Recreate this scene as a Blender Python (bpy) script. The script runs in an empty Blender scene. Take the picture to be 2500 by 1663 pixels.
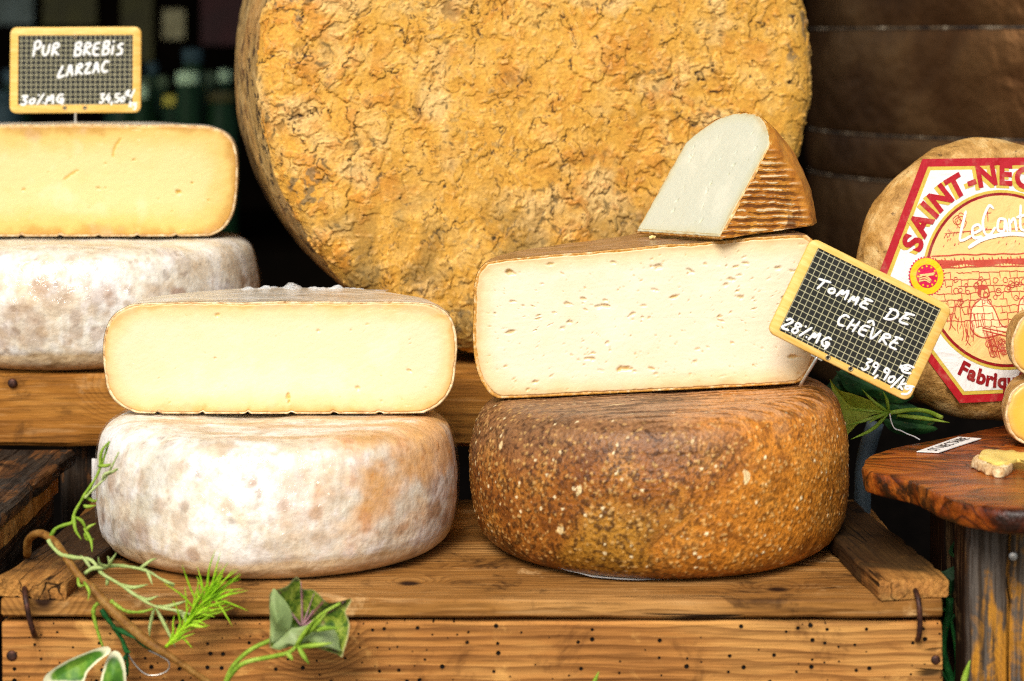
import bpy, bmesh, math, random
import numpy as np
from mathutils import Vector, Matrix, noise as mnoise, Euler
R = math.radians
scene = bpy.context.scene
COL = scene.collection
LIFT = 0.97            # height of the front crate's lid above the ground; the stall is laid out from that lid
CAMH, FPX, HZ, CD = 0.344, 5340.0, 100.0, 1.5

# ------------------------------------------------------------------ camera
cam = bpy.data.cameras.new('camera')
cam_o = bpy.data.objects.new('camera', cam); COL.objects.link(cam_o)
cam.sensor_width = 36.0
cam.lens = FPX / 2500.0 * 36.0
cam.shift_y = -(831.5 - HZ) / 2500.0
cam_o.location = (0, -CD, LIFT + CAMH)
cam_o.rotation_euler = (R(90), 0, 0)
cam.clip_start = 0.05; cam.clip_end = 200
cam.dof.use_dof = True; cam.dof.focus_distance = 1.50; cam.dof.aperture_fstop = 6.3
scene.camera = cam_o

# ------------------------------------------------------------------ sky, sun, exposure
SUN_EL, SUN_AZ = 42.0, -16.0         # azimuth: degrees to the right of straight behind the camera (negative: left)
w = bpy.data.worlds.new('World'); scene.world = w; w.use_nodes = True
nt = w.node_tree
sky = nt.nodes.new('ShaderNodeTexSky'); sky.sky_type = 'NISHITA'; sky.sun_disc = False
sky.air_density = 1.0; sky.dust_density = 3.0; sky.ozone_density = 0.6
sky.sun_elevation = R(SUN_EL); sky.sun_rotation = R(180 - SUN_AZ)
nt.links.new(sky.outputs[0], nt.nodes['Background'].inputs[0])
nt.nodes['Background'].inputs[1].default_value = 0.13
sun = bpy.data.lights.new('sun', 'SUN'); sun.energy = 2.7; sun.angle = R(26); sun.color = (1.0, 0.96, 0.89)
sun_o = bpy.data.objects.new('sun', sun); COL.objects.link(sun_o)
sd = Vector((math.sin(R(SUN_AZ)) * math.cos(R(SUN_EL)), -math.cos(R(SUN_AZ)) * math.cos(R(SUN_EL)), math.sin(R(SUN_EL))))
sun_o.rotation_euler = (-sd).to_track_quat('-Z', 'Y').to_euler(); sun_o.location = (0.6, -3, 4)
vs = scene.view_settings
scene.display_settings.display_device = 'sRGB'
vs.view_transform = 'Standard'; vs.look = 'None'; vs.gamma = 1.0; vs.use_curve_mapping = False
vs.exposure = 0.33
cy = scene.cycles
cy.max_bounces = 5; cy.diffuse_bounces = 3; cy.glossy_bounces = 2; cy.transmission_bounces = 2; cy.transparent_max_bounces = 6
cy.caustics_reflective = False; cy.caustics_refractive = False; cy.filter_width = 1.15
cy.use_adaptive_sampling = False; cy.use_denoising = False

# ------------------------------------------------------------------ helpers
def P(px, py, d):
    return Vector(((px - 1250.0) * d / FPX, d - CD, CAMH - (py - HZ) * d / FPX))

def hexc(h, a=1.0):
    h = h.lstrip('#'); c = [int(h[i:i + 2], 16) / 255 for i in (0, 2, 4)]
    return tuple([(x / 12.92 if x <= .04045 else ((x + .055) / 1.055) ** 2.4) for x in c] + [a])

class G:
    """small node graph builder"""
    def __init__(s, name):
        s.m = bpy.data.materials.new(name); s.m.use_nodes = True
        s.t = s.m.node_tree; s.b = s.t.nodes['Principled BSDF']
        s._o = None
    def N(s, t, **k):
        n = s.t.nodes.new(t)
        for a, v in k.items(): setattr(n, a, v)
        return n
    def L(s, sock, v):
        if isinstance(v, bpy.types.NodeSocket): s.t.links.new(v, sock)
        elif v is not None:
            if sock.type == 'RGBA' and isinstance(v, (int, float)): v = (v, v, v, 1)
            if sock.type == 'RGBA' and isinstance(v, str): v = hexc(v)
            if sock.type == 'RGBA' and len(v) == 3: v = (*v, 1)
            sock.default_value = v
    def obj(s):
        if s._o is None: s._o = s.N('ShaderNodeTexCoord').outputs['Object']
        return s._o
    def rand(s): return s.N('ShaderNodeObjectInfo').outputs['Random']
    def attr(s, n): return s.N('ShaderNodeAttribute', attribute_name=n).outputs['Fac']
    def sep(s, v):
        n = s.N('ShaderNodeSeparateXYZ'); s.L(n.inputs[0], v); return n.outputs
    def comb(s, x, y, z):
        n = s.N('ShaderNodeCombineXYZ')
        for i, v in enumerate((x, y, z)): s.L(n.inputs[i], v)
        return n.outputs[0]
    def vm(s, op, a, b=None):
        n = s.N('ShaderNodeVectorMath', operation=op); s.L(n.inputs[0], a)
        if b is not None: s.L(n.inputs[1], b)
        return n.outputs[0]
    def math(s, op, a, b=None, c=None, clamp=False):
        n = s.N('ShaderNodeMath', operation=op, use_clamp=clamp)
        for i, v in enumerate((a, b, c)):
            if v is not None: s.L(n.inputs[i], v)
        return n.outputs[0]
    def add(s, a, b): return s.math('ADD', a, b)
    def mul(s, a, b): return s.math('MULTIPLY', a, b)
    def sub(s, a, b): return s.math('SUBTRACT', a, b)
    def ss(s, x, a, b, lo=0.0, hi=1.0):
        n = s.N('ShaderNodeMapRange', interpolation_type='SMOOTHSTEP')
        for i, v in enumerate((x, a, b, lo, hi)): s.L(n.inputs[i], v)
        return n.outputs[0]
    def noise(s, sc, det=4, rough=.55, dist=0, vec=None, out='Fac'):
        n = s.N('ShaderNodeTexNoise'); s.L(n.inputs['Vector'], vec if vec is not None else s.obj())
        s.L(n.inputs['Scale'], sc); n.inputs['Detail'].default_value = det
        n.inputs['Roughness'].default_value = rough; n.inputs['Distortion'].default_value = dist
        return n.outputs[out]
    def vor(s, sc, vec=None, feat='F1', out='Distance', rnd=1.0):
        n = s.N('ShaderNodeTexVoronoi', feature=feat); s.L(n.inputs['Vector'], vec if vec is not None else s.obj())
        s.L(n.inputs['Scale'], sc); n.inputs['Randomness'].default_value = rnd
        return n.outputs[out]
    def mix(s, f, a, b, mode='MIX'):
        n = s.N('ShaderNodeMix', data_type='RGBA', blend_type=mode)
        s.L(n.inputs[0], f); s.L(n.inputs[6], a); s.L(n.inputs[7], b); return n.outputs[2]
    def ramp(s, f, stops, interp='LINEAR'):
        n = s.N('ShaderNodeValToRGB'); cr = n.color_ramp; cr.interpolation = interp
        while len(cr.elements) < len(stops): cr.elements.new(.5)
        for e, (p, c) in zip(cr.elements, stops):
            e.position = p; e.color = hexc(c) if isinstance(c, str) else (c, c, c, 1)
        s.L(n.inputs[0], f); return n.outputs[0]
    def bump(s, h, dist, strength=1.0, nrm=None):
        n = s.N('ShaderNodeBump'); s.L(n.inputs['Height'], h); n.inputs['Distance'].default_value = dist
        n.inputs['Strength'].default_value = strength
        if nrm is not None: s.L(n.inputs['Normal'], nrm)
        return n.outputs[0]
    def warp(s, vec, sc, amt, det=3):
        c = s.noise(sc, det, .55, 0, vec, 'Color')
        c = s.vm('SUBTRACT', c, (.5, .5, .5)); c = s.vm('MULTIPLY', c, (amt, amt, amt))
        return s.vm('ADD', vec, c)
    def out(s, col, rough=.6, nrm=None, **k):
        s.L(s.b.inputs['Base Color'], col); s.L(s.b.inputs['Roughness'], rough)
        if nrm is not None: s.L(s.b.inputs['Normal'], nrm)
        for a, v in k.items(): s.L(s.b.inputs[a.replace('_', ' ')], v)
        return s.m

def link(o, parent=None):
    COL.objects.link(o)
    if parent is not None: o.parent = parent
    return o

def mesh(name, vs_, fs, mat, parent=None, smooth=True, loc=None, rot=None):
    me = bpy.data.meshes.new(name); me.from_pydata([tuple(v) for v in vs_], [], fs); me.update()
    if smooth:
        for p in me.polygons: p.use_smooth = True
    if mat: me.materials.append(mat)
    o = link(bpy.data.objects.new(name, me), parent)
    if loc is not None: o.location = loc
    if rot is not None: o.rotation_euler = rot
    return o

def fix_normals(o):
    bm = bmesh.new(); bm.from_mesh(o.data); bmesh.ops.recalc_face_normals(bm, faces=bm.faces)
    bm.to_mesh(o.data); bm.free(); return o

def sharp(o, ang=35):
    o.data.set_sharp_from_angle(angle=R(ang)); return o

def tag(o, label, cat, group=None, kind=None):
    o['label'] = label; o['category'] = cat
    if group: o['group'] = group
    if kind: o['kind'] = kind
    return o

def empty(name, loc=(0, 0, 0), rot=(0, 0, 0)):
    o = bpy.data.objects.new(name, None); o.empty_display_size = .02; link(o)
    o.location = loc; o.rotation_euler = rot; return o

def catmull(pts, n):
    pts = [Vector(p) for p in pts]
    if len(pts) < 3:
        return [pts[0].lerp(pts[-1], i / n) for i in range(n + 1)]
    ext = [2 * pts[0] - pts[1]] + pts + [2 * pts[-1] - pts[-2]]
    # sample evenly by length
    fine = []
    for i in range(len(pts) - 1):
        p0, p1, p2, p3 = ext[i:i + 4]
        for k in range(12):
            t = k / 12
            fine.append(.5 * ((2 * p1) + (p2 - p0) * t + (2 * p0 - 5 * p1 + 4 * p2 - p3) * t * t + (3 * p1 - p0 - 3 * p2 + p3) * t ** 3))
    fine.append(pts[-1])
    L = [0]
    for a, b in zip(fine, fine[1:]): L.append(L[-1] + (b - a).length)
    out, j = [], 0
    for i in range(n + 1):
        s = L[-1] * i / n
        while j < len(L) - 2 and L[j + 1] < s: j += 1
        d = L[j + 1] - L[j]
        out.append(fine[j].lerp(fine[j + 1], (s - L[j]) / d if d > 1e-12 else 0))
    return out

def tube_data(path, rad, seg=7):
    """rad: function of t or list; returns verts, faces"""
    n = len(path); V = []; F = []
    up = Vector((0.2, -.9, .4)).normalized(); nrm = None
    for i, p in enumerate(path):
        t = (path[min(i + 1, n - 1)] - path[max(i - 1, 0)]).normalized()
        nrm = (up if nrm is None else nrm) - t * t.dot(up if nrm is None else nrm)
        if nrm.length < 1e-6: nrm = t.orthogonal()
        nrm.normalize(); bi = t.cross(nrm)
        r = rad(i / (n - 1))
        for k in range(seg):
            a = 2 * math.pi * k / seg
            V.append(p + (nrm * math.cos(a) + bi * math.sin(a)) * r)
    for i in range(n - 1):
        for k in range(seg):
            F.append((i * seg + k, i * seg + (k + 1) % seg, (i + 1) * seg + (k + 1) % seg, (i + 1) * seg + k))
    F.append(tuple(range(seg - 1, -1, -1))); F.append(tuple((n - 1) * seg + k for k in range(seg)))
    return V, F

def tube(name, pts, rad, mat, parent=None, n=24, seg=7):
    f = rad if callable(rad) else (lambda t: rad)
    V, F = tube_data(catmull(pts, n), f, seg)
    return mesh(name, V, F, mat, parent)

def merge(parts):
    V, F = [], []
    for v, f in parts:
        k = len(V); V += list(v); F += [tuple(i + k for i in q) for q in f]
    return V, F

def box_data(cx, cy, cz, sx, sy, sz):
    V = [(cx + a * sx / 2, cy + b * sy / 2, cz + c * sz / 2) for a in (-1, 1) for b in (-1, 1) for c in (-1, 1)]
    F = [(0, 1, 3, 2), (4, 6, 7, 5), (0, 4, 5, 1), (2, 3, 7, 6), (0, 2, 6, 4), (1, 5, 7, 3)]
    return V, F

def plank(name, size, mat, parent=None, loc=(0, 0, 0), rot=(0, 0, 0), seed=0, wob=.0012, bev=.002, n=36, chip=0.0):
    """a board along local X with worn edges; size = length, width (Y), thickness (Z)"""
    Lx, Ly, Lz = size
    hy, hz = Ly / 2, Lz / 2; b = min(bev, hz * .45)
    ring = []
    m = 4
    for k in range(m): ring.append((-hy + b + (Ly - 2 * b) * k / (m - 1), hz))
    ring.append((hy, hz - b)); ring.append((hy, -hz + b))
    for k in range(m): ring.append((hy - b - (Ly - 2 * b) * k / (m - 1), -hz))
    ring.append((-hy, -hz + b)); ring.append((-hy, hz - b))
    V, F = [], []
    c = len(ring)
    xs = [-Lx / 2 + Lx * i / n for i in range(n + 1)]
    st = [(xs[0], .82)] + [(xs[0] + b * .6, 1)] + [(x, 1) for x in xs[1:-1]] + [(xs[-1] - b * .6, 1), (xs[-1], .82)]
    for (x, sc) in st:
        for (y, z) in ring:
            e = Vector((x * 22, y * 40 + seed * 7.3, z * 40 + seed))
            dy = mnoise.noise(e) * wob; dz = mnoise.noise(e + Vector((31, 5, 9))) * wob
            lo = mnoise.noise(Vector((x * 5, seed * 3.1, 0))) * wob * .7
            yy, zz = y + dy, z + dz + lo
            if chip:
                q = mnoise.noise(Vector((x * 70, seed * 5.7 + y * 60, z * 30)))
                if q > .25: yy -= math.copysign(min(chip * (q - .25) * 3, hy * .5), y); zz -= math.copysign(chip * (q - .25), z)
            yy = math.copysign(max(abs(yy) - (1 - sc) * b * 2, 0), yy); zz = math.copysign(max(abs(zz) - (1 - sc) * b * 2, 0), zz)
            ex = 0
            if x in (xs[0], xs[-1]): ex = mnoise.noise(Vector((y * 90, z * 90, seed * 2.2))) * wob
            V.append((x + ex, yy, zz))
    ns = len(st)
    for i in range(ns - 1):
        for k in range(c):
            F.append((i * c + k, i * c + (k + 1) % c, (i + 1) * c + (k + 1) % c, (i + 1) * c + k))
    F.append(tuple(range(c - 1, -1, -1))); F.append(tuple((ns - 1) * c + k for k in range(c)))
    o = mesh(name, V, F, mat, parent, True, loc, rot); fix_normals(o); sharp(o, 40)
    return o

def nail(name, mat, parent, loc, rot, r=.003, h=.0012):
    V, F = [], []
    prof = [(r * .92, 0), (r, h * .4), (r * .8, h), (r * .35, h * 1.15)]
    s = 12
    for (q, z) in prof:
        for k in range(s): a = 2 * math.pi * k / s; V.append((q * math.cos(a), q * math.sin(a), z))
    for i in range(len(prof) - 1):
        for k in range(s): F.append((i * s + k, i * s + (k + 1) % s, (i + 1) * s + (k + 1) % s, (i + 1) * s + k))
    F.append(tuple((len(prof) - 1) * s + k for k in range(s)))
    return mesh(name, V, F, mat, parent, True, loc, rot)

# ------------------------------------------------------------------ array noise for dense surfaces
def _h(ix, iy, iz, seed):
    h = (ix.astype(np.uint32) * np.uint32(374761393)) ^ (iy.astype(np.uint32) * np.uint32(668265263)) ^ (iz.astype(np.uint32) * np.uint32(2147483647 - 58)) ^ np.uint32((seed * 2654435761 + 12345) & 0xffffffff)
    h = (h ^ (h >> np.uint32(13))) * np.uint32(1274126177); h = (h ^ (h >> np.uint32(16))) * np.uint32(2246822519)
    return h ^ (h >> np.uint32(15))
_GR = np.array([(1, 1, 0), (-1, 1, 0), (1, -1, 0), (-1, -1, 0), (1, 0, 1), (-1, 0, 1), (1, 0, -1), (-1, 0, -1), (0, 1, 1), (0, -1, 1), (0, 1, -1), (0, -1, -1), (1, 1, 0), (0, -1, 1), (-1, 1, 0), (0, -1, -1)], dtype=np.float32)
def pnoise(Q, seed=0):
    i = np.floor(Q); f = (Q - i).astype(np.float32); i = i.astype(np.int64)
    u = f * f * f * (f * (f * 6 - 15) + 10)
    out = 0
    for a in (0, 1):
        for b in (0, 1):
            for c in (0, 1):
                g_ = _GR[_h(i[:, 0] + a, i[:, 1] + b, i[:, 2] + c, seed) & np.uint32(15)]
                d = g_[:, 0] * (f[:, 0] - a) + g_[:, 1] * (f[:, 1] - b) + g_[:, 2] * (f[:, 2] - c)
                w_ = (u[:, 0] if a else 1 - u[:, 0]) * (u[:, 1] if b else 1 - u[:, 1]) * (u[:, 2] if c else 1 - u[:, 2])
                out = out + d * w_
    return out
def fbm(Q, scale, octv=4, rough=.5, seed=0):
    t = 0; a = 1.0; n = 0; q = Q * np.asarray(scale)
    for o in range(octv):
        t = t + pnoise(q, seed + o * 17) * a; n += a; a *= rough; q = q * 2.03 + 7.7
    return t / n * 1.5
def worley(Q, scale, seed=0):
    q = Q * scale; i = np.floor(q).astype(np.int64); best = np.full(len(Q), 9.0); rid = np.zeros(len(Q))
    for a in (-1, 0, 1):
        for b in (-1, 0, 1):
            for c in (-1, 0, 1):
                jx, jy, jz = i[:, 0] + a, i[:, 1] + b, i[:, 2] + c
                h1 = _h(jx, jy, jz, seed); h2 = _h(jx, jy, jz, seed + 101); h3 = _h(jx, jy, jz, seed + 202)
                d = np.sqrt((jx + h1 / 4294967295. - q[:, 0]) ** 2 + (jy + h2 / 4294967295. - q[:, 1]) ** 2 + (jz + h3 / 4294967295. - q[:, 2]) ** 2)
                m_ = d < best; best = np.where(m_, d, best); rid = np.where(m_, ((h1 ^ h3) & np.uint32(0xffff)) / 65535., rid)
    return best, rid
def sst(x, a, b):
    t = np.clip((x - a) / (b - a), 0, 1); return t * t * (3 - 2 * t)
def C(h): return np.array(hexc(h)[:3])
class Paint:
    def __init__(s, n, c): s.c = np.tile(C(c), (n, 1))
    def mix(s, f, c): f = np.clip(f, 0, 1)[:, None]; s.c = s.c * (1 - f) + C(c) * f; return s
    def mul(s, f): s.c = s.c * f[:, None]; return s
def npmesh(name, V, quads, mat, parent, col=None, extra=None, caps=()):
    me = bpy.data.meshes.new(name)
    nv, nq = len(V), len(quads)
    me.vertices.add(nv); me.vertices.foreach_set('co', V.astype(np.float32).ravel())
    cl_ = sum(len(c) for c in caps)
    me.loops.add(nq * 4 + cl_); me.polygons.add(nq + len(caps))
    li = np.concatenate([quads.ravel()] + [np.asarray(c) for c in caps]).astype(np.int32)
    me.loops.foreach_set('vertex_index', li)
    ls = list(range(0, nq * 4, 4)); k = nq * 4
    for c in caps: ls.append(k); k += len(c)
    me.polygons.foreach_set('loop_start', np.array(ls, dtype=np.int32))
    me.update(calc_edges=True); me.validate()
    me.polygons.foreach_set('use_smooth', np.ones(len(me.polygons), dtype=bool))
    if col is not None:
        a = me.attributes.new('paint', 'FLOAT_COLOR', 'POINT')
        a.data.foreach_set('color', np.concatenate([col, np.ones((nv, 1))], 1).astype(np.float32).ravel())
    for kx, v in (extra or {}).items():
        a = me.attributes.new(kx, 'FLOAT', 'POINT'); a.data.foreach_set('value', v.astype(np.float32))
    me.materials.append(mat)
    return link(bpy.data.objects.new(name, me), parent)
def normals_of_grid(V, na, m, wrap):
    G_ = V.reshape(na, m, 3)
    da = (np.roll(G_, -1, 0) - np.roll(G_, 1, 0)) if wrap else np.gradient(G_, axis=0)
    N_ = np.cross(da, np.gradient(G_, axis=1)).reshape(-1, 3)
    return N_ / np.maximum(np.linalg.norm(N_, axis=1, keepdims=True), 1e-12)
def np_revolve(prof, nseg, step, warp=None, low=None):
    """full revolve; returns V (N,3), quads, caps, na, m"""
    pr = np.array(resample(prof, step)[1:-1]); m = len(pr)
    a = np.linspace(0, 2 * math.pi, nseg, endpoint=False)
    V = np.stack([np.outer(np.cos(a), pr[:, 0]), np.outer(np.sin(a), pr[:, 0]), np.tile(pr[:, 1], (nseg, 1))], -1).reshape(-1, 3)
    if warp is not None: V = warp(V)
    I = np.arange(nseg)[:, None] * m; J = ((np.arange(nseg) + 1) % nseg)[:, None] * m; k = np.arange(m - 1)[None]
    Q = np.stack([I + k, J + k, J + k + 1, I + k + 1], -1).reshape(-1, 4)
    caps = [list((np.arange(nseg) * m)[::-1]), list(np.arange(nseg) * m + m - 1)]
    return V, Q, caps, nseg, m

# ------------------------------------------------------------------ materials
def wood(name, stops, dark='#2a160a', stain=.5, holes=0.0, ring=.5, wear='#caa06a', wearamt=.2, rough=.66, bumpd=.0010, lines='#4a260e', grey=None, dirt_shade=None, freq=150):
    g = G(name)
    r = g.rand()
    v = g.vm('ADD', g.obj(), g.comb(g.mul(r, 7.0), g.mul(r, 3.0), g.mul(r, 5.0)))
    s_ = g.sep(v)
    yz = g.add(s_[1], g.mul(s_[2], .7))
    flat = g.comb(g.mul(s_[0], .8), yz, 0.0)
    kn = g.N('ShaderNodeTexVoronoi', feature='F1'); kn.voronoi_dimensions = '2D'; g.L(kn.inputs['Vector'], flat); kn.inputs['Scale'].default_value = 10.5
    kd = kn.outputs['Distance']; kk = g.math('LESS_THAN', g.sep(kn.outputs['Color'])[0], .42)
    swirl = g.mul(kk, g.ss(kd, .30, .02))
    wob_ = g.noise(1.0, 3, .5, 0, g.comb(g.mul(s_[0], 4.5), g.mul(yz, 16), s_[2]))
    rg = g.math('FRACT', g.add(g.add(g.mul(yz, freq), g.mul(wob_, 4.0)), g.mul(swirl, 5.5)))
    ln = g.mul(g.ss(rg, .25, .92), g.ss(rg, 1.0, .93))
    low = g.noise(1.0, 4, .6, .3, g.vm('MULTIPLY', v, (5, 17, 17)))
    fine = g.noise(1.0, 3, .6, 0, g.vm('MULTIPLY', v, (16, 330, 330)))
    bl = g.noise(17, 6, .7, .5, v)
    col = g.ramp(low, [(0.28, stops[0]), (.5, stops[1]), (.72, stops[2])])
    col = g.mix(g.mul(ln, ring * .75), col, lines)
    col = g.mix(g.ss(fine, .5, .68, 0, .42), col, dark)
    col = g.mix(g.ss(fine, .45, .32, 0, .25), col, wear)
    col = g.mix(g.mul(kk, g.ss(kd, .085, .03)), col, dark)
    col = g.mix(g.ss(bl, .57, .68, 0, wearamt * 1.6), col, wear)
    if grey:
        gf = g.ss(g.add(g.noise(1.0, 4, .65, .4, g.vm('MULTIPLY', v, (5, 48, 48))), g.mul(g.sub(bl, .5), .6)), .45, .54)
        col = g.mix(g.mul(gf, .92), col, g.mix(g.ss(fine, .4, .6), grey, g.mix(1.0, grey, '#909090', 'MULTIPLY')))
    col = g.mix(g.ss(bl, .47, .34, 0, stain), col, dark)
    # a few long drying cracks
    ck = g.math('ABSOLUTE', g.sub(g.noise(1.0, 2, .5, 0, g.vm('MULTIPLY', v, (2.5, 60, 60))), .5))
    crack = g.mul(g.ss(ck, .012, .003), g.ss(g.noise(9, 2, .5, 0, v), .56, .62))
    col = g.mix(g.mul(crack, .9), col, '#100804')
    if dirt_shade:           # blackening toward one end: old dirt plus the wheel's shade put into colour
        cf = g.ss(g.add(g.sep(g.obj())[0], g.mul(g.sub(bl, .5), .22)), dirt_shade[0], dirt_shade[1], 0, .9)
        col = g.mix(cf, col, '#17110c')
    h = g.sub(g.add(fine, g.mul(bl, .8)), g.mul(crack, 1.5))
    if holes:
        vo = g.N('ShaderNodeTexVoronoi', feature='F1'); vo.voronoi_dimensions = '2D'
        g.L(vo.inputs['Vector'], g.comb(s_[0], s_[1], 0.0)); vo.inputs['Scale'].default_value = 118
        rr = g.sep(vo.outputs['Color'])
        keep = g.math('LESS_THAN', rr[0], g.mul(g.ss(g.noise(7, 2, .5, 0, v), .35, .6, .35, 1.4), holes))
        rad = g.add(.05, g.mul(g.math('POWER', rr[1], 1.6), .11))
        hole = g.mul(keep, g.ss(vo.outputs['Distance'], g.mul(rad, 1.2), g.mul(rad, .75)))
        col = g.mix(hole, col, '#0c0603')
        h = g.sub(h, g.mul(hole, 2.5))
    return g.out(col, g.add(rough - .1, g.mul(fine, .25)), g.bump(h, bumpd), Specular_IOR_Level=.12)

m_wood = wood('crate_pine', ('#84562a', '#aa7238', '#c69452'), dark='#3f1f09', holes=.58, stain=.55, ring=.8, wear='#d8a35a', wearamt=.35, lines='#5c3414', freq=165)
m_wood_lid = wood('crate_lid', ('#6c451c', '#9a6a32', '#bd8d52'), dark='#2a170a', stain=.75, ring=.6, wear='#c9a06a', wearamt=.45, lines='#54300f')
m_wood_dark = wood('batten_weathered', ('#6a4420', '#a06c34', '#cc964e'), dark='#1a0f08', stain=.8, ring=.3, bumpd=.002, wear='#d8a259', wearamt=.4, dirt_shade=(-.118, -.045), freq=190)
m_wood_rear = wood('crate_aged', ('#6e4318', '#9a6526', '#b98540'), dark='#2e1908', stain=.5, ring=.45, lines='#5e3610')
m_wood_black = wood('slat_blackened', ('#2a1c14', '#5f3e22', '#a8743c'), dark='#0c0907', stain=.9, ring=.5, grey='#2c2a26', bumpd=.002, wear='#b07a46')
m_wood_gloom = wood('boards_darkened', ('#140c07', '#20140b', '#2e1d10'), dark='#080503', stain=.6)  # darkness under the board is put into this wood's colour
m_post = wood('post_grey_paint', ('#7c4e16', '#a36c20', '#bd852e'), dark='#1e150e', stain=.6, ring=.3, grey='#4b4b49', bumpd=.0025, wear='#b57e2c')

def mat_olive():
    g = G('olive_wood'); v = g.obj()
    wv = g.warp(v, 12, .045, 3)
    n = g.noise(1.0, 5, .62, .8, g.vm('MULTIPLY', wv, (16, 70, 30)))
    rg = g.math('FRACT', g.mul(g.noise(1.0, 2, .5, .5, g.vm('MULTIPLY', wv, (7, 24, 14))), 11))
    col = g.ramp(n, [(.28, '#2c0f04'), (.44, '#702f09'), (.58, '#9c4e12'), (.75, '#c0782a')])
    col = g.mix(g.mul(g.ss(rg, .55, .95), g.ss(rg, 1.0, .95)), col, '#3a1404')
    edge = g.attr('bark')
    col = g.mix(g.mul(edge, g.ss(g.noise(60, 4, .7), .42, .60)), col, '#24130a')
    h = g.add(g.mul(n, .6), g.mul(g.mul(edge, g.noise(110, 4, .7)), 3))
    return g.out(col, g.add(.2, g.mul(n, .3)), g.bump(h, .0008), Coat_Weight=.12, Coat_Roughness=.25, Specular_IOR_Level=.35)
m_olive = mat_olive()

def mat_bigside():
    g = G('cantal_side'); v = g.obj()
    col = g.ramp(g.noise(60, 4, .7, .4, v), [(.3, '#7a5a2a'), (.5, '#a8854a'), (.7, '#c9aa72')])
    dk = g.ss(g.noise(1.0, 3, .7, .5, g.vm('MULTIPLY', v, (150, 60, 60))), .55, .61)
    col = g.mix(dk, col, '#3a2410')
    col = g.mix(g.ss(g.noise(10, 3), .5, .7, 0, .6), col, '#b88240')
    return g.out(col, .62, g.bump(g.sub(g.noise(90, 4, .65), dk), .002), Specular_IOR_Level=.3)
m_big_side = mat_bigside()

def mat_painted(name, film=0.0, fine=260, bd=.0006, rough=.55, tint=.22, fscale=1.0):
    """pigment comes from the surface's own colour attribute; film adds a crinkled clear coat"""
    g = G(name); a = g.N('ShaderNodeAttribute', attribute_name='paint').outputs['Color']
    n = g.noise(fine, 3, .6)
    col = g.mix(g.ss(n, .35, .7, 0, tint), a, g.mix(1.0, a, '#8a7a68', 'MULTIPLY'))
    k = {}
    if film:
        v = g.warp(g.obj(), 16, .03, 2)
        cr = g.noise(1.0, 3, .5, 1.6, g.vm('MULTIPLY', v, (130 * fscale, 130 * fscale, 85 * fscale)))
        rd = g.math('ABSOLUTE', g.sub(g.noise(1.0, 2, .5, .8, g.vm('MULTIPLY', v, (48, 48, 90))), .5))
        g.L(g.b.inputs['Coat Normal'], g.bump(g.add(cr, g.mul(rd, -2.2)), .0065))
        k = dict(Coat_Weight=g.mul(g.ss(g.noise(13, 2), .25, .55), film), Coat_Roughness=.06, Coat_IOR=1.6)
    return g.out(col, rough, g.bump(n, bd), Specular_IOR_Level=.3, **k)
m_breb_a = mat_painted('brebis_rind_front')
m_breb_b = mat_painted('brebis_rind_rear')
def mat_wrap():
    g = G('cling_wrap'); t = g.t
    tr = g.N('ShaderNodeBsdfTransparent'); gl = g.N('ShaderNodeBsdfGlossy'); gl.inputs['Roughness'].default_value = .07
    df = g.N('ShaderNodeBsdfDiffuse'); df.inputs['Color'].default_value = (.85, .88, .9, 1)
    b = g.bump(g.noise(150, 3, .55, 1.2), .0012); g.L(gl.inputs['Normal'], b)
    fr = g.N('ShaderNodeFresnel'); fr.inputs['IOR'].default_value = 1.55; g.L(fr.inputs['Normal'], b)
    m1 = g.N('ShaderNodeMixShader'); m1.inputs[0].default_value = .0; t.links.new(tr.outputs[0], m1.inputs[1]); t.links.new(df.outputs[0], m1.inputs[2])
    m2 = g.N('ShaderNodeMixShader'); g.L(m2.inputs[0], g.math('MINIMUM', g.mul(fr.outputs[0], 1.5), .12)); t.links.new(m1.outputs[0], m2.inputs[1]); t.links.new(gl.outputs[0], m2.inputs[2])
    t.links.new(m2.outputs[0], t.nodes['Material Output'].inputs['Surface'])
    return g.m
m_wrap = mat_wrap()
m_chev = mat_painted('chevre_rind', 0, 420, .0007, .43, .4)
m_big_face = mat_painted('cantal_face', 0, 420, .0005, .62, .3)
def mat_halfrind(name, a, b, c, film):
    g = G(name); v = g.obj()
    col = g.ramp(g.noise(1.0, 4, .65, .5, g.vm('MULTIPLY', v, (30, 70, 70))), [(.3, a), (.5, b), (.7, c)])
    cr = g.noise(1.0, 3, .5, 1.4, g.vm('MULTIPLY', v, (80, 140, 110)))
    g.L(g.b.inputs['Coat Normal'], g.bump(cr, .0022))
    return g.out(col, .5, g.bump(g.noise(160, 3, .6), .0008), Coat_Weight=film, Coat_Roughness=.12, Specular_IOR_Level=.3)
m_breb_top = mat_halfrind('brebis_rind_half', '#b7a184', '#d9cfba', '#eeeae0', .9)
m_chev_half = mat_halfrind('chevre_rind_half', '#5a3818', '#8f6a48', '#b3927a', .7)

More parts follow.
